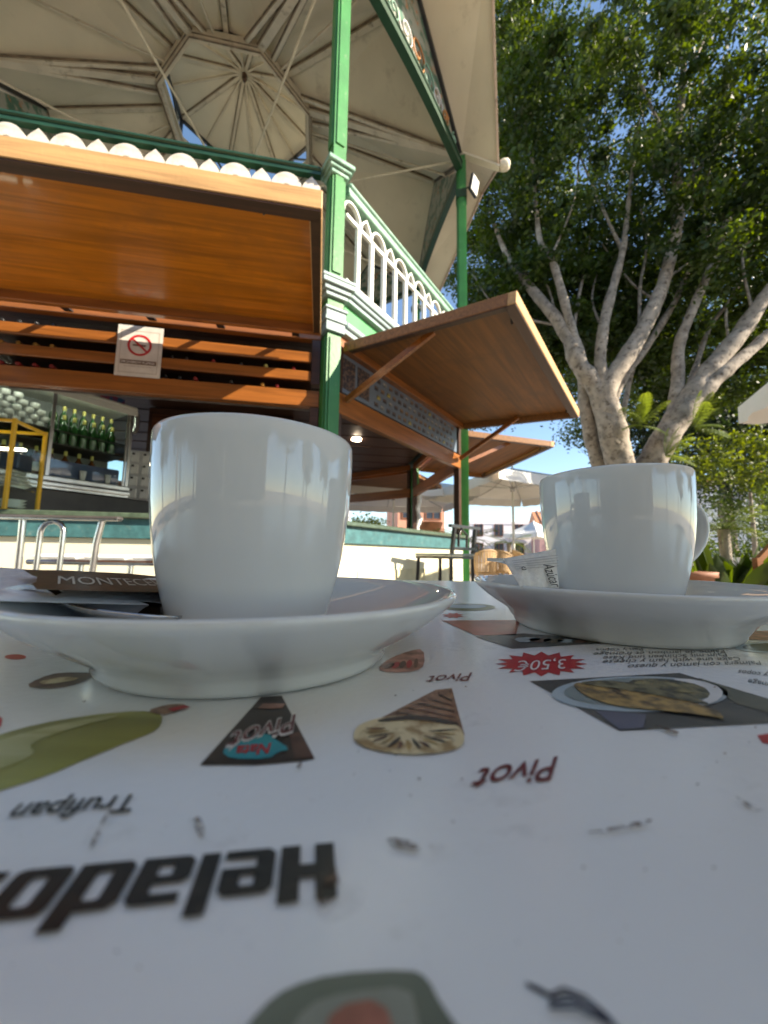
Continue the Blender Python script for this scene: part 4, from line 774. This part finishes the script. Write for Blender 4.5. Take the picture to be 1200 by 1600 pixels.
s2 = thing('aluminium_stool', 'low aluminium stool row with white pads behind the aluminium chair', 'stool', (-1.42, 2.02, 0), R(3))
for x0, x1 in ((-.32, -.10), (-.075, .135), (.16, .43)): obj('seat_pad', MB().box(x0, x1, -.10, .2, .722, .745, bev=.012), s2, m=M['canvas'])
obj('seat_frame', MB().box(-.34, .43, -.11, .21, .695, .719, bev=.008), s2, m=M['chrome'])
for x in (-.3, -.09, .15, .35):
    obj('leg', MB().tube([(x, -.08, .695), (x, -.1, .01)], .013, 8), s2, m=M['chrome'])
def barstool(loc, rz, label):
    t = thing('bar_stool', label, 'bar stool', loc, rz)
    obj('seat', MB().box(-.22, .20, -.2, .2, .765, .79, bev=.01), t, m=mat('grey_green_seat', (.36, .38, .33), .5) if 'grey_green_seat' not in bpy.data.materials else bpy.data.materials['grey_green_seat'])
    obj('seat_frame', MB().box(-.21, .19, -.19, .19, .735, .763), t, m=M['black_metal'])
    for x in (-.19, .18):
        for y in (-.17, .17): obj('leg', MB().beam((x, y, .735), (x * 1.12, y * 1.12, .0), .03, .03), t, m=M['black_metal'])
    for y in (-.17, .17):
        obj('back_post', MB().beam((.19, y, .79), (.22, y, 1.05), .03, .03), t, m=M['black_metal'])
    obj('back_rail', MB().beam((.22, -.24, 1.06), (.22, .24, 1.06), .035, .03), t, m=M['black_metal']); obj('back_rail', MB().beam((.20, -.17, .84), (.20, .17, .84), .03, .03), t, m=M['black_metal'])
    obj('arm_loop', MB().tube([(.2, .05, .84), (.2, .06, .98), (.21, -.05, 1.04), (.21, -.09, .98), (.2, -.08, .86)], .012, 8), t, m=M['black_metal'])
    obj('foot_rail', MB().beam((-.2, -.18, .3), (-.2, .18, .3), .02, .02).beam((.2, -.18, .3), (.2, .18, .3), .02, .02), t, m=M['black_metal'])
    return t
bs_ = barstool((.66, 4.10, 0), R(-45), 'black metal bar stool with open back beside the right green post')
bs_.scale = (1.12, 1.12, 1.0)
def rattan_chair(loc, rz, label):
    t = thing('rattan_chair', label, 'chair', loc, rz, 'rattan chairs on the terrace')
    obj('seat', MB().box(-.24, .24, -.22, .22, .41, .46, bev=.02), t, m=M['rattan'])
    bk_ = MB(); n_ = 16
    for i in range(n_):
        a0, a1 = PI * (i + .12) / n_, PI * (i + .88) / n_
        bk_.add([(.27 * cos(a0), .02 + .25 * sin(a0), .46), (.27 * cos(a1), .02 + .25 * sin(a1), .46), (.29 * cos(a1), .02 + .28 * sin(a1), .66 + .22 * sin(a1) ** .7), (.29 * cos(a0), .02 + .28 * sin(a0), .66 + .22 * max(0, sin(a0)) ** .7),
                 (.25 * cos(a0), .02 + .23 * sin(a0), .46), (.25 * cos(a1), .02 + .23 * sin(a1), .46), (.27 * cos(a1), .02 + .26 * sin(a1), .66 + .22 * sin(a1) ** .7), (.27 * cos(a0), .02 + .26 * sin(a0), .66 + .22 * max(0, sin(a0)) ** .7)], [(0, 1, 2, 3), (5, 4, 7, 6), (3, 2, 6, 7)])
    obj('back', bk_, t, m=M['rattan']); obj('back_hoop', MB().tube([(.285 * cos(PI * i / 14), .02 + .275 * sin(PI * i / 14), .66 + .225 * max(0, sin(PI * i / 14)) ** .7) for i in range(15)], .018, 7).tube([(.265 * cos(PI * i / 14), .02 + .25 * sin(PI * i / 14), .60 + .05 * sin(PI * i / 14)) for i in range(15)], .010, 6), t, m=M['rattan'])
    for x in (-1, 1): obj('arm', MB().tube([(x * .28, -.22, .64), (x * .285, 0, .665), (x * .25, .15, .70)], .022, 8), t, m=M['rattan'])
    for x in (-.22, .22):
        for y in (-.2, .2): obj('leg', MB().tube([(x, y, .44), (x * 1.05, y * 1.05, 0)], .018, 8), t, m=M['rattan'])
    return t
rc0 = rattan_chair((1.95, 7.7, 0), R(200), 'honey rattan armchair nearest to the right green post')
dup(rc0, (2.55, 8.4, 0), R(150), 'honey rattan armchair left of the far terrace table')
dup(rc0, (3.55, 8.6, 0), R(230), 'honey rattan armchair right of the far terrace table')
dup(rc0, (2.75, 7.3, 0), R(80), 'honey rattan armchair in front of the far terrace table')
dup(rc0, (3.2, 9.8, 0), R(0), 'honey rattan armchair behind the far terrace table')
tt = thing('terrace_table', 'small pale table between rattan chairs under the big parasol', 'table', (3.05, 8.6, 0))
obj('table_top', MB().box(-.4, .4, -.4, .4, .72, .745, bev=.008), tt, m=M['white_paint']); obj('column', MB().tube([(0, 0, .02), (0, 0, .72)], .03, 10), tt, m=M['chrome']); obj('foot', MB().lathe([(0, 0), (.22, 0), (.22, .02), (0, .04)], 20), tt, m=M['black_metal'])

# ------------------------------------------------------------------ parasols
def parasol(loc, half, rz, zv, ze, label, pole=True, val=.24, rib=True, cv=None):
    t = thing('parasol', label, 'parasol', loc, rz); c = MB(); n = 12
    cor_ = [Vector((half * a, half * b, ze)) for a, b in ((-1, -1), (1, -1), (1, 1), (-1, 1))]; apx = Vector((0, 0, zv)); N = 8
    for i in range(4):
        a, b = cor_[i], cor_[(i + 1) % 4]; vs = []; 
        for j in range(N + 1):
            for q in range(n + 1):
                e = a.lerp(b, q / n); f = j / N; p = apx.lerp(e, f); p.z -= .10 * sin(PI * f) * (.45 + .55 * sin(PI * q / n)) + .05 * f * sin(PI * q / n); vs.append(p)
        fs = [(j * (n + 1) + q, j * (n + 1) + q + 1, (j + 1) * (n + 1) + q + 1, (j + 1) * (n + 1) + q)[::-1] for j in range(N) for q in range(n)]
        top = obj('canopy_panel', MB().add(vs, fs, True), t, m=cv or M['canvas'])
        ve = [vs[N * (n + 1) + q] for q in range(n + 1)]; out = (a + b) / 2; out.z = 0; out.normalize()
        m2 = 24; vv = []
        for q in range(m2 + 1):
            p = a.lerp(b, q / m2); p.z -= .05 * sin(PI * q / m2); w_ = .03 * sin(q * 1.9 + i); lo = p + out * w_; lo.z -= val * (.94 + .06 * abs(sin(PI * q / 3))); vv += [p + out * .006, lo + out * .006]
        obj('valance', MB().add(vv, [(2 * q, 2 * q + 2, 2 * q + 3, 2 * q + 1) for q in range(m2)], True), t, m=cv or M['canvas'])
    if rib:
        for i in range(8):
            a = i * A45; e = Vector((cos(a), sin(a), 0)); e /= max(abs(e.x), abs(e.y)); tip = Vector((e.x * half, e.y * half, ze - .02)); 
            obj('rib', MB().tube([Vector((0, 0, zv - .06)), Vector((0, 0, zv - .06)).lerp(tip, .5) + Vector((0, 0, -.12)), tip + Vector((0, 0, -.04))], .014, 6), t, m=M['chrome'])
            obj('strut', MB().tube([Vector((0, 0, ze - .02)), Vector((0, 0, zv - .06)).lerp(tip, .45) + Vector((0, 0, -.13))], .012, 6), t, m=M['chrome'])
        obj('hub', MB().lathe([(0, ze - .12), (.06, ze - .12), (.06, ze), (0, ze)], 14), t, m=M['chrome'])
    obj('pole', MB().tube([(0, 0, 0), (0, 0, zv + .06)], .03, 12), t, m=M['white_paint'])
    obj('base', MB().box(-.35, .35, -.35, .35, 0, .08, bev=.01), t, m=mat('concrete_base', (.3, .3, .29), .8) if 'concrete_base' not in bpy.data.materials else bpy.data.materials['concrete_base'])
    return t
parasol((2.95, -1.0, 0), 1.7, R(-17), 2.95, 2.52, 'large white parasol behind the camera shading the printed cafe table')
parasol((-.75, -2.2, 0), 1.7, R(-6), 2.95, 2.50, 'unseen white parasol added behind the camera to darken the cups and table')  # added out of view to block sky light over cups and table
parasol((3.45, 10.2, 0), 1.75, R(20), 3.15, 2.62, 'large white parasol behind the right cup over the terrace table')
parasol((.3, 12.2, 0), 2.1, R(5), 3.35, 2.62, 'white parasol seen through the bar opening left of the green post')
parasol((8.4, 21.5, 0), 1.15, R(30), 2.75, 2.05, 'small far white parasol left of the right cup')
parasol((4.72, 1.70, 0), 1.8, R(-27), 2.90, 2.46, 'white parasol whose corner enters at the right edge of the photo', val=.20)
# ------------------------------------------------------------------ buildings
def house(loc, rz, w, d, h, wallm, label, wins=3, floors=2, roof=True, rm=None):
    t = thing('house', label, 'house', loc, rz)
    obj('wall', MB().box(-w / 2, w / 2, 0, d, 0, h), t, m=wallm)
    if roof:
        r = MB(); r.add([(-w / 2 - .3, -.4, h + .004), (w / 2 + .3, -.4, h + .004), (w / 2 + .3, d / 2, h + 1.5), (-w / 2 - .3, d / 2, h + 1.5), (-w / 2 - .3, d + .3, h + .004), (w / 2 + .3, d + .3, h + .004)], [(0, 1, 2, 3), (3, 2, 5, 4), (0, 4, 5, 1), (0, 3, 4), (1, 5, 2)]); ro_ = obj('roof', r, t, m=rm or M['terracotta'])
        for i in range(int(w / .5)): obj('roof_tile_row', MB().tube([(-w / 2 + .25 + i * .5, -.42, h + .02), (-w / 2 + .25 + i * .5, d / 2, h + 1.52)], .11, 6), ro_, m=rm or M['terracotta'])
    else: obj('parapet', MB().box(-w / 2 - .05, w / 2 + .05, -.06, .3, h + .003, h + .35), t, m=wallm)
    wf = bpy.data.materials.get('brown_window_wood') or mat('brown_window_wood', (.20, .07, .03), .5); wg = bpy.data.materials.get('window_pane_dark') or mat('window_pane_dark', (.04, .05, .07), .1)
    for fl_ in range(floors):
        for i in range(wins):
            x = -w / 2 + w * (i + .5) / wins; z = .9 + fl_ * (h / floors); hh = 1.35
            wn = obj('window', MB().box(x - .55, x + .55, -.05, -.002, z - .08, z).box(x - .55, x + .55, -.05, -.002, z + hh, z + hh + .08).box(x - .55, x - .47, -.05, -.002, z + .001, z + hh - .001).box(x + .47, x + .55, -.05, -.002, z + .001, z + hh - .001).box(x - .03, x + .03, -.04, -.002, z + .001, z + hh - .001), t, m=wf)
            obj('pane', MB().box(x - .47, x + .47, -.02, -.003, z, z + hh), wn, m=wg)
    return t
house((15.0, 46, 0), R(-5), 9.5, 8, 4.6, M['white_wall'], 'white flat roofed house behind the big terrace parasol', 4, 2, roof=False)
salmon = mat('salmon_wall', (.55, .27, .19), .8, var=.08, vscale=1)
house((2.5, 25.5, 0), R(8), 3.2, 5, 4.6, salmon, 'salmon coloured house seen through the bar left of the green post', 2, 2)
house((17.6, 40, 0), R(-12), 2.6, 5, 4.3, mat('pink_house_wall', (.50, .30, .28), .8), 'narrow pink house with a brown window right of the white house', 1, 2)
house((34, 38, 0), R(-38), 16, 8, 8.5, M['white_wall'], 'white house behind the garden shrubs at the right', 5, 2)
house((-12, 34, 0), R(12), 18, 8, 7.0, M['white_wall'], 'long white house behind the kiosk at the left', 6, 2)
house((-4, -14, 0), R(180), 22, 8, 7.5, mat('ochre_wall', (.58, .46, .33), .8), 'ochre house across the square behind the camera', 7, 2)
tl = thing('terracotta_balustrade', 'sunlit terracotta balustrade beyond the bar, left of the green post', 'balustrade', (-.95, 13.6, 0), R(2))
obj('coping', MB().tube([(0, 0, 1.62), (1.1, 0, 1.58)], .17, 14), tl, m=M['terracotta']); obj('coping_end', MB().tube([(1.1, 0, 1.55), (1.2, 0, 1.58), (1.35, 0, 1.60), (1.5, 0, 1.56), (1.6, 0, 1.56), (1.72, 0, 1.5)], [.12, .19, .13, .19, .18, .06], 12), tl, m=M['terracotta'])
obj('wall', MB().box(0, 1.7, -.12, .12, 0, 1.42), tl, m=M['terracotta'])
pl = thing('terracotta_urn', 'tall terracotta urn beside the green post beyond the counter', 'urn', (1.35, 11.6, 0))
obj('urn_body', MB().lathe([(0, 0), (.25, 0), (.28, .1), (.2, .3), (.42, .75), (.46, 1.0), (.36, 1.25), (.28, 1.35), (.40, 1.62), (.44, 1.75), (.38, 1.75), (.30, 1.5), (0, 1.4)], 24), pl, m=M['terracotta'])
ct = thing('plastic_curtain', 'rolled clear plastic wind curtain tied to the back post of the kiosk', 'curtain', W(2, 1.30, .04, 0), 0)
cl_ = MB(); zz = [1.06 + i * .08 for i in range(14)]
cl_.tube([(.03 * sin(i * 1.3), 0, z) for i, z in enumerate(zz)], [.05 + .03 * abs(sin(i * .9)) for i in range(14)], 9)
obj('rolled_sheet', cl_, ct, m=mat('glossy_plastic', (.62, .64, .66), .12, coat=1, var=.3, vscale=18))

# ------------------------------------------------------------------ trees and plants
def leaf_cloud(cent, size, parent, m, name='crown', aspect=.5, droop=.3):
    n = len(cent); cent = np.asarray(cent, float); sz = size * RS.uniform(.6, 1.3, n)
    d = RS.normal(size=(n, 3)); d[:, 2] = d[:, 2] * .6 - droop; d /= np.linalg.norm(d, axis=1)[:, None]
    r_ = RS.normal(size=(n, 3)); s_ = np.cross(d, r_); s_ /= np.linalg.norm(s_, axis=1)[:, None]
    a = d * (sz / 2)[:, None]; b = s_ * (sz * aspect / 2)[:, None]
    v = np.stack([cent - a, cent + b, cent + a, cent - b], 1).reshape(-1, 3); me = bpy.data.meshes.new(name)
    me.vertices.add(4 * n); me.vertices.foreach_set('co', v.ravel().astype(np.float32)); me.loops.add(4 * n); me.loops.foreach_set('vertex_index', np.arange(4 * n, dtype=np.int32))
    me.polygons.add(n); me.polygons.foreach_set('loop_start', np.arange(0, 4 * n, 4, dtype=np.int32)); me.polygons.foreach_set('loop_total', np.full(n, 4, np.int32)); me.update(calc_edges=True); me.materials.append(m)
    o = obj(name, me, parent); o['kind'] = 'stuff'; return o
def clumps(specs, per, sig, flat=.7):
    out = []
    for (c, r, n) in specs:
        k = 0; P = []
        while len(P) < n:
            q = RS.uniform(-1, 1, 3); 
            if q @ q < 1 and (q @ q > .12 or RS.rand() < .5): P.append(np.array(c) + q * np.array(r))
        for p in P:
            m_ = RS.poisson(per); s_ = sig * RS.uniform(.5, 1.4); out.append(p + RS.normal(size=(m_, 3)) * np.array([s_, s_, s_ * flat]))
    return np.concatenate(out)
def bough(parent, pts, w0, w1, name='limb', m=None, n=12):
    """pts: (px, py, depth); widths in photo pixels -> metres at each depth"""
    P = [px(x, y, Y) for x, y, Y in pts]; Q = [];
    for i in range(len(P) - 1):
        for j in range(5):
            u = j / 5; p0 = P[max(i - 1, 0)]; p1 = P[i]; p2 = P[i + 1]; p3 = P[min(i + 2, len(P) - 1)]
            Q.append(.5 * (2 * p1 + (p2 - p0) * u + (2 * p0 - 5 * p1 + 4 * p2 - p3) * u * u + (3 * p1 - p0 - 3 * p2 + p3) * u ** 3))
    Q.append(P[-1]); N = len(Q); rad = []
    for i, q in enumerate(Q):
        w_ = w0 + (w1 - w0) * (i / (N - 1)); rad.append(w_ * (.80 if name == 'trunk' else .58) / 2 / 600 * q.y * (1 + .05 * sin(i * 1.7)))
    Q2 = []; r2 = []
    for i in range(len(Q) - 1):
        for j in range(3): Q2.append(Q[i].lerp(Q[i + 1], j / 3)); r2.append(rad[i] + (rad[i + 1] - rad[i]) * j / 3)
    Q2.append(Q[-1]); r2.append(rad[-1]); r2[-1] *= .4
    mb = MB().tube(Q2, r2, n); V2 = []
    for i, v in enumerate(mb.v):
        k_ = min(i // n, len(Q2) - 1); c = Q2[k_]; v = Vector(v)
        if i < n * len(Q2): v = c + (v - c) * (1 + .16 * mnoise.noise(v * 2.6) + .07 * mnoise.noise(v * 9))
        V2.append(tuple(v))
    mb.v = V2; return obj(name, mb, parent, -Vector(parent.location), m=m or M['bark'])
T1 = thing('fig_tree', 'big pale barked fig tree with many leaning limbs right of the kiosk', 'tree', (4.9, 8.2, 0))
bough(T1, [(985, 905, 8.2), (978, 800, 8.2), (966, 725, 8.1), (952, 665, 8.0), (935, 610, 8.0), (905, 570, 8), (885, 520, 8.1), (850, 475, 8.3), (822, 440, 8.6), (790, 395, 9), (765, 330, 9.4)], 62, 5, 'trunk', n=20)
bough(T1, [(982, 880, 8.15), (970, 725, 8.05), (958, 660, 7.95), (948, 610, 7.9), (985, 548, 7.8), (1012, 500, 7.8), (1040, 430, 7.8), (1060, 330, 7.9), (1056, 240, 8), (1068, 100, 8.3), (1048, -20, 8.8)], 50, 8, 'trunk', n=20)
bough(T1, [(955, 905, 8.6), (945, 760, 8.6), (928, 700, 8.5), (915, 640, 8.3), (912, 590, 8.2)], 34, 24, 'trunk')
bough(T1, [(1000, 905, 8.4), (1004, 770, 8.3), (1022, 715, 8.1), (1055, 660, 7.9), (1090, 605, 7.8), (1125, 560, 7.7), (1165, 510, 7.6), (1205, 450, 7.4), (1280, 360, 7.3)], 62, 20, 'trunk', n=20)
bough(T1, [(1012, 880, 8.3), (1025, 715, 8.05), (1052, 665, 7.85), (1100, 612, 7.7), (1135, 578, 7.6), (1175, 545, 7.6), (1215, 508, 7.5), (1290, 440, 7.4)], 46, 12, 'trunk', n=16)
for pts, a, b in (([(950, 660, 8), (918, 590, 8), (898, 530, 8), (884, 480, 8), (864, 410, 8.1), (845, 380, 8.3), (838, 330, 8.6), (830, 240, 9), (800, 120, 9.5)], 36, 4), ([(955, 650, 7.95), (938, 580, 7.9), (945, 500, 7.9), (963, 430, 8), (975, 380, 8.1), (985, 290, 8.4), (1000, 180, 9)], 40, 5),
                   ([(950, 650, 8.2), (975, 590, 8.2), (1015, 535, 8.3), (1060, 460, 8.5), (1090, 385, 8.8), (1125, 320, 9), (1150, 220, 9.4)], 26, 5), ([(1045, 680, 8), (1058, 610, 8), (1060, 545, 8), (1075, 500, 7.9), (1105, 430, 7.9), (1140, 335, 8), (1180, 250, 8.3), (1210, 120, 8.8)], 40, 8),
                   ([(1065, 640, 8.2), (1085, 580, 8.3), (1110, 510, 8.4), (1150, 455, 8.7), (1175, 390, 9), (1200, 300, 9.4)], 18, 4), ([(970, 670, 8.6), (985, 590, 8.8), (1005, 530, 9.1), (1030, 480, 9.4), (1050, 400, 9.7)], 16, 4), ([(893, 535, 8.2), (905, 460, 8.6), (918, 400, 9), (925, 330, 9.4)], 12, 3),
                   ([(1060, 310, 7.9), (1110, 240, 8.1), (1200, 150, 8.4), (1250, 100, 8.6)], 14, 4), ([(1057, 250, 8), (1010, 150, 8.3), (960, 30, 8.8)], 12, 4), ([(1066, 130, 8.3), (1110, 40, 8.6), (1140, -60, 9)], 11, 4), ([(974, 395, 8.1), (930, 300, 8.5), (880, 180, 9)], 11, 3), ([(1138, 345, 8), (1190, 310, 8), (1280, 260, 8)], 12, 5),
                   ([(1060, 340, 8), (1022, 260, 8.6), (1000, 160, 9)], 9, 3), ([(1068, 70, 8.3), (1090, 0, 8.6), (1100, -90, 9)], 9, 4), ([(1118, 420, 8), (1100, 330, 8.3), (1120, 210, 8.6)], 9, 3), ([(862, 400, 8.1), (900, 300, 8.6), (905, 180, 9)], 8, 3), ([(885, 510, 8.1), (830, 500, 8.5), (775, 480, 9), (740, 430, 9.5)], 9, 3), ([(1180, 500, 7.5), (1160, 400, 7.8), (1190, 330, 8)], 9, 3), ([(1000, 530, 7.9), (1000, 450, 8.2), (1010, 380, 8.6), (995, 300, 9)], 12, 3), ([(1035, 440, 7.9), (1090, 400, 8.4), (1130, 370, 8.8)], 9, 3), ([(945, 520, 8), (925, 470, 8.4), (935, 420, 8.8)], 9, 3),
                   ([(1085, 480, 8), (1130, 400, 8.4), (1190, 370, 8.6), (1260, 330, 8.8)], 11, 3), ([(1140, 540, 7.8), (1135, 480, 8), (1160, 430, 8.4)], 8, 3), ([(870, 500, 8.3), (850, 440, 8.6), (800, 420, 9)], 8, 3), ([(1060, 350, 8), (1085, 300, 8.3), (1080, 200, 8.8), (1100, 120, 9)], 10, 3), ([(1025, 470, 8), (985, 440, 8.4), (940, 380, 8.8)], 8, 3)):
    bough(T1, pts, a, b)
specA = [((5.4, 9.9, 6.3), (2.3, 1.5, .8), 38), ((8.8, 9.9, 5.7), (2.4, 1.6, .9), 45), ((3.3, 10.2, 16.3), (1.7, 2.5, 3.0), 70), ((5.3, 9.9, 7.3), (2.6, 2.0, 1.5), 70), ((8.6, 9.6, 6.9), (3.2, 2.2, 1.4), 70), ((3.4, 9.6, 8.0), (1.3, 1.6, 1.6), 40), ((6.9, 9.0, 11.3), (4.9, 4.2, 4.9), 400), ((3.6, 10.6, 11.6), (2.0, 3.0, 4.6), 150), ((8.5, 8.6, 8.6), (3.4, 3.0, 2.2), 110), ((5.2, 10.8, 8.6), (2.4, 2.2, 2.0), 90), ((10.5, 9, 12), (4, 4, 6), 150), ((5, 8.5, 16.5), (4, 4, 2.2), 90)]
c1 = clumps(specA, 200, .215) - np.array(T1.location); leaf_cloud(c1, .135, T1, M['leaf'])
T2 = thing('dense_tree', 'dark leafy tree behind the pale limbs of the fig tree', 'tree', (9.5, 16.5, 0))
obj('trunk', MB().tube([(0, 0, 0), (.1, 0, 3), (-.1, .2, 7)], [.3, .24, .12], 10), T2, m=M['bark'])
c2 = clumps([((9.8, 15, 8.0), (4.2, 2.6, 2.9), 150), ((4.6, 15.5, 8.4), (2.6, 2.0, 2.0), 80), ((4.2, 15.8, 6.9), (1.0, 1.3, .5), 8), ((12.2, 14.5, 9), (4, 3, 4), 130)], 120, .36) - np.array(T2.location); leaf_cloud(c2, .15, T2, M['leaf'])
T3 = thing('dark_evergreen', 'very dark evergreen mass behind the right leaning trunk', 'tree', (13.5, 15, 0))
obj('trunk', MB().tube([(0, 0, 0), (0, 0, 4)], [.3, .2], 10), T3, m=M['bark'])
c3 = clumps([((12.2, 13.8, 5.2), (3.4, 2.0, 2.6), 190), ((16, 13, 5), (3, 2, 3), 90)], 130, .36) - np.array(T3.location); leaf_cloud(c3, .16, T3, M['leaf_dark'])
S1 = thing('garden_shrub', 'sunlit yellow green shrub above the right cup handle', 'shrub', (8.3, 8.6, 0))
obj('stem', MB().tube([(0, 0, 0), (0, 0, 2.3)], [.06, .03], 8), S1, m=M['bark'])
leaf_cloud(clumps([((8.4, 8.6, 3.05), (1.5, 1.0, .62), 60), ((7.3, 8.2, 2.7), (.6, .6, .3), 14)], 60, .15) - np.array(S1.location), .10, S1, M['leaf_bright'])
S2 = thing('feathery_shrub', 'olive green feathery shrub at the right edge below the parasol corner', 'shrub', (9.6, 9.2, 0))
obj('stem', MB().tube([(0, 0, 0), (0, 0, 2)], [.06, .03], 8), S2, m=M['bark'])
leaf_cloud(clumps([((9.2, 9.2, 1.95), (1.6, .9, .62), 90)], 60, .17) - np.array(S2.location), .09, S2, M['leaf'], aspect=.3)
S3 = thing('garden_hedge', 'low dark hedge along the garden beyond the terrace', 'hedge', (9, 12, 0))
leaf_cloud(clumps([((10.5, 12, .8), (4.5, .7, .8), 150)], 60, .2) - np.array(S3.location), .11, S3, M['leaf'])
S4 = thing('far_hedge', 'green bush seen over the counter through the bar', 'shrub', (-.5, 15, 0))
leaf_cloud(clumps([((-.7, 15.2, 1.9), (.8, .5, .35), 20)], 60, .15) - np.array(S4.location), .12, S4, M['leaf_bright'])
# palms
def frond_mesh(L_, droop, rise, nl=26, wl=.42, name='frond'):
    mb = MB(); pts = [Vector((L_ * s * (1 - .12 * s), 0, rise * s - droop * s * s)) for s in [i / nl for i in range(nl + 1)]]; mb.tube(pts, [.018 * (1 - .8 * i / nl) for i in range(nl + 1)], 4)
    for i in range(2, nl):
        p = pts[i]; s = i / nl; l_ = wl * (sin(PI * min(1, s * .9 + .12))) ** .6
        for sd in (-1, 1):
            tip = p + Vector((l_ * .55, sd * l_ * .8, -.16 * l_ + .1 * sin(i * 2.3) * l_)); w_ = Vector((.022, 0, 0)); mid = p.lerp(tip, .5) + Vector((0, 0, .03)); mb.add([p - w_, mid - w_, tip, mid + w_, p + w_], [(0, 1, 2, 3, 4)])
    return mb.mesh(name, M['palm'])
fm = [frond_mesh(1.9, 1.5, .9), frond_mesh(1.7, .7, 1.2), frond_mesh(1.8, 2.0, .5)]
def palm(loc, h, label, n=15, sc=1):
    t = thing('palm', label, 'palm', loc); obj('trunk', MB().tube([(0, 0, 0), (.02, 0, h * .5), (0, 0, h)], [.09, .07, .08], 12), t, m=M['bark'])
    for i in range(n): f = obj('frond', fm[i % 3], t, (0, 0, h), (0, 0, i * 2.39996 + .3)); f.scale = (sc, sc, sc)
    return t
palm((2.25, 10.6, 0), 1.15, 'small palm left of the parasol pole beside the green post', 14, .62)
palm((4.3, 13.2, 0), 1.2, 'small palm right of the parasol pole', 12, .55)
palm((5.45, 6.15, 0), 1.25, 'palm with long sunlit fronds behind the right cup handle', 15, .55)
# fan fern leaves growing on the fig trunk
def fern(loc, rz, sc, label, tilt=0):
    t = thing('climbing_fern', label, 'fern', loc, rz)
    for i in range(9): f = obj('frond', fm[1], t, (0, 0, 0), (R(RS.uniform(-25, 25)), R(-60 + i * 14), R(RS.uniform(-70, 70) - 90))); f.scale = (sc,) * 3
fern(px(1000, 665, 7.6), 0, .42, 'bright cut leaf plant between the two fig trunks')
fern(px(1085, 668, 7.3), .5, .46, 'bright cut leaf plant at the right side of the leaning trunk')
fern(px(1040, 712, 7.2), 1.1, .36, 'bright cut leaf plant low in front of the leaning trunk')
# bird of paradise clump
lm = MB(); vs = []; nn = 9
for i in range(nn + 1):
    s = i / nn; w_ = .085 * max(0, sin(PI * min(1, max(0, (s - .35) / .65)))) ** .8 + .008; vs += [(-w_, s * .06 - .10 * s * s, s), (0, .012 + s * .06 - .10 * s * s, s), (w_, s * .06 - .10 * s * s, s)]
lm.add(vs, [(i * 3 + a, i * 3 + a + 1, i * 3 + a + 4, i * 3 + a + 3) for i in range(nn) for a in (0, 1)], True); lmesh = lm.mesh('blade_leaf', M['leaf'])
for (x, y), lb in (((4.35, 5.0), 'dark broad bladed plant just right of the right cup handle'), ((4.95, 5.3), 'dark broad bladed plant at the right edge of the photo'), ((5.6, 5.7), 'dark broad bladed plant behind the others at the right')):
    t = thing('bladed_plant', lb, 'plant', (x, y, 0), group=None)
    for i in range(20): f = obj('leaf', lmesh, t, (RS.uniform(-.15, .15), RS.uniform(-.15, .15), 0), (R(RS.uniform(-38, 38)), R(RS.uniform(-38, 38)), RS.uniform(0, 6.28))); f.scale = (1, 1, RS.uniform(.75, 1.15))
pw = thing('plant_pot', 'terracotta planter at the foot of the garden right of the cup', 'planter', (3.75, 4.75, 0))
obj('pot', MB().lathe([(0, 0), (.16, 0), (.2, .1), (.24, .55), (.28, .56), (.28, .62), (.23, .62), (0, .55)], 22), pw, m=mat('brown_pot', (.28, .12, .07), .7))
gp_ = thing('wooden_post', 'short forked wooden garden post at the right edge', 'post', (4.6, 4.75, 0))
obj('stake', MB().beam((0, 0, 0), (0, 0, .80), .07, .07), gp_, m=M['wood_brown']); obj('brace', MB().beam((0, 0, .76), (.22, 0, .98), .06, .06), gp_, m=M['wood_brown'])
sb = thing('garden_sunshade', 'low white awning behind the bladed plants at the right', 'awning', (8.2, 9.4, 0), R(-35))
obj('sheet', MB().box(-1.6, 1.6, 0, .9, .80, .83, bev=.01).box(-1.6, 1.6, -.02, 0, .62, .83), sb, m=M['canvas'])
for x in (-1.5, 1.5): obj('leg', MB().tube([(x, .1, 0), (x, .1, .8)], .02, 8), sb, m=M['chrome'])

# unseen trees added behind the viewer to darken reflections in the cups
for i, (x, y, hgt, r_) in enumerate(((-9, -7.5, 5.2, 2.6), (-3.2, -10, 5.8, 2.7), (3.6, -11, 5.4, 2.6), (10.5, -9.5, 6.0, 3.0), (-13, 1.0, 5.0, 2.4), (-8.2, -2.6, 4.8, 2.0), (-12, -5, 6, 2.6), (19, -5.5, 4.6, 2.6), (17, 2.5, 4.2, 2.2))):
    t = thing('reflection_tree', 'round crowned tree added behind the camera to darken the cup reflections, %s from the left' % ORD[i].replace('leftmost', 'first'), 'tree', (x, y, 0), group='added reflection trees')
    obj('trunk', MB().tube([(0, 0, 0), (.1, 0, 2), (0, .1, hgt - .5)], [.2, .15, .08], 10), t, m=M['bark'])
    leaf_cloud(clumps([((x, y, hgt + .3), (r_ * 1.25, r_, 2.8), 130)], 60, .35) - np.array(t.location), .24, t, M['leaf'])
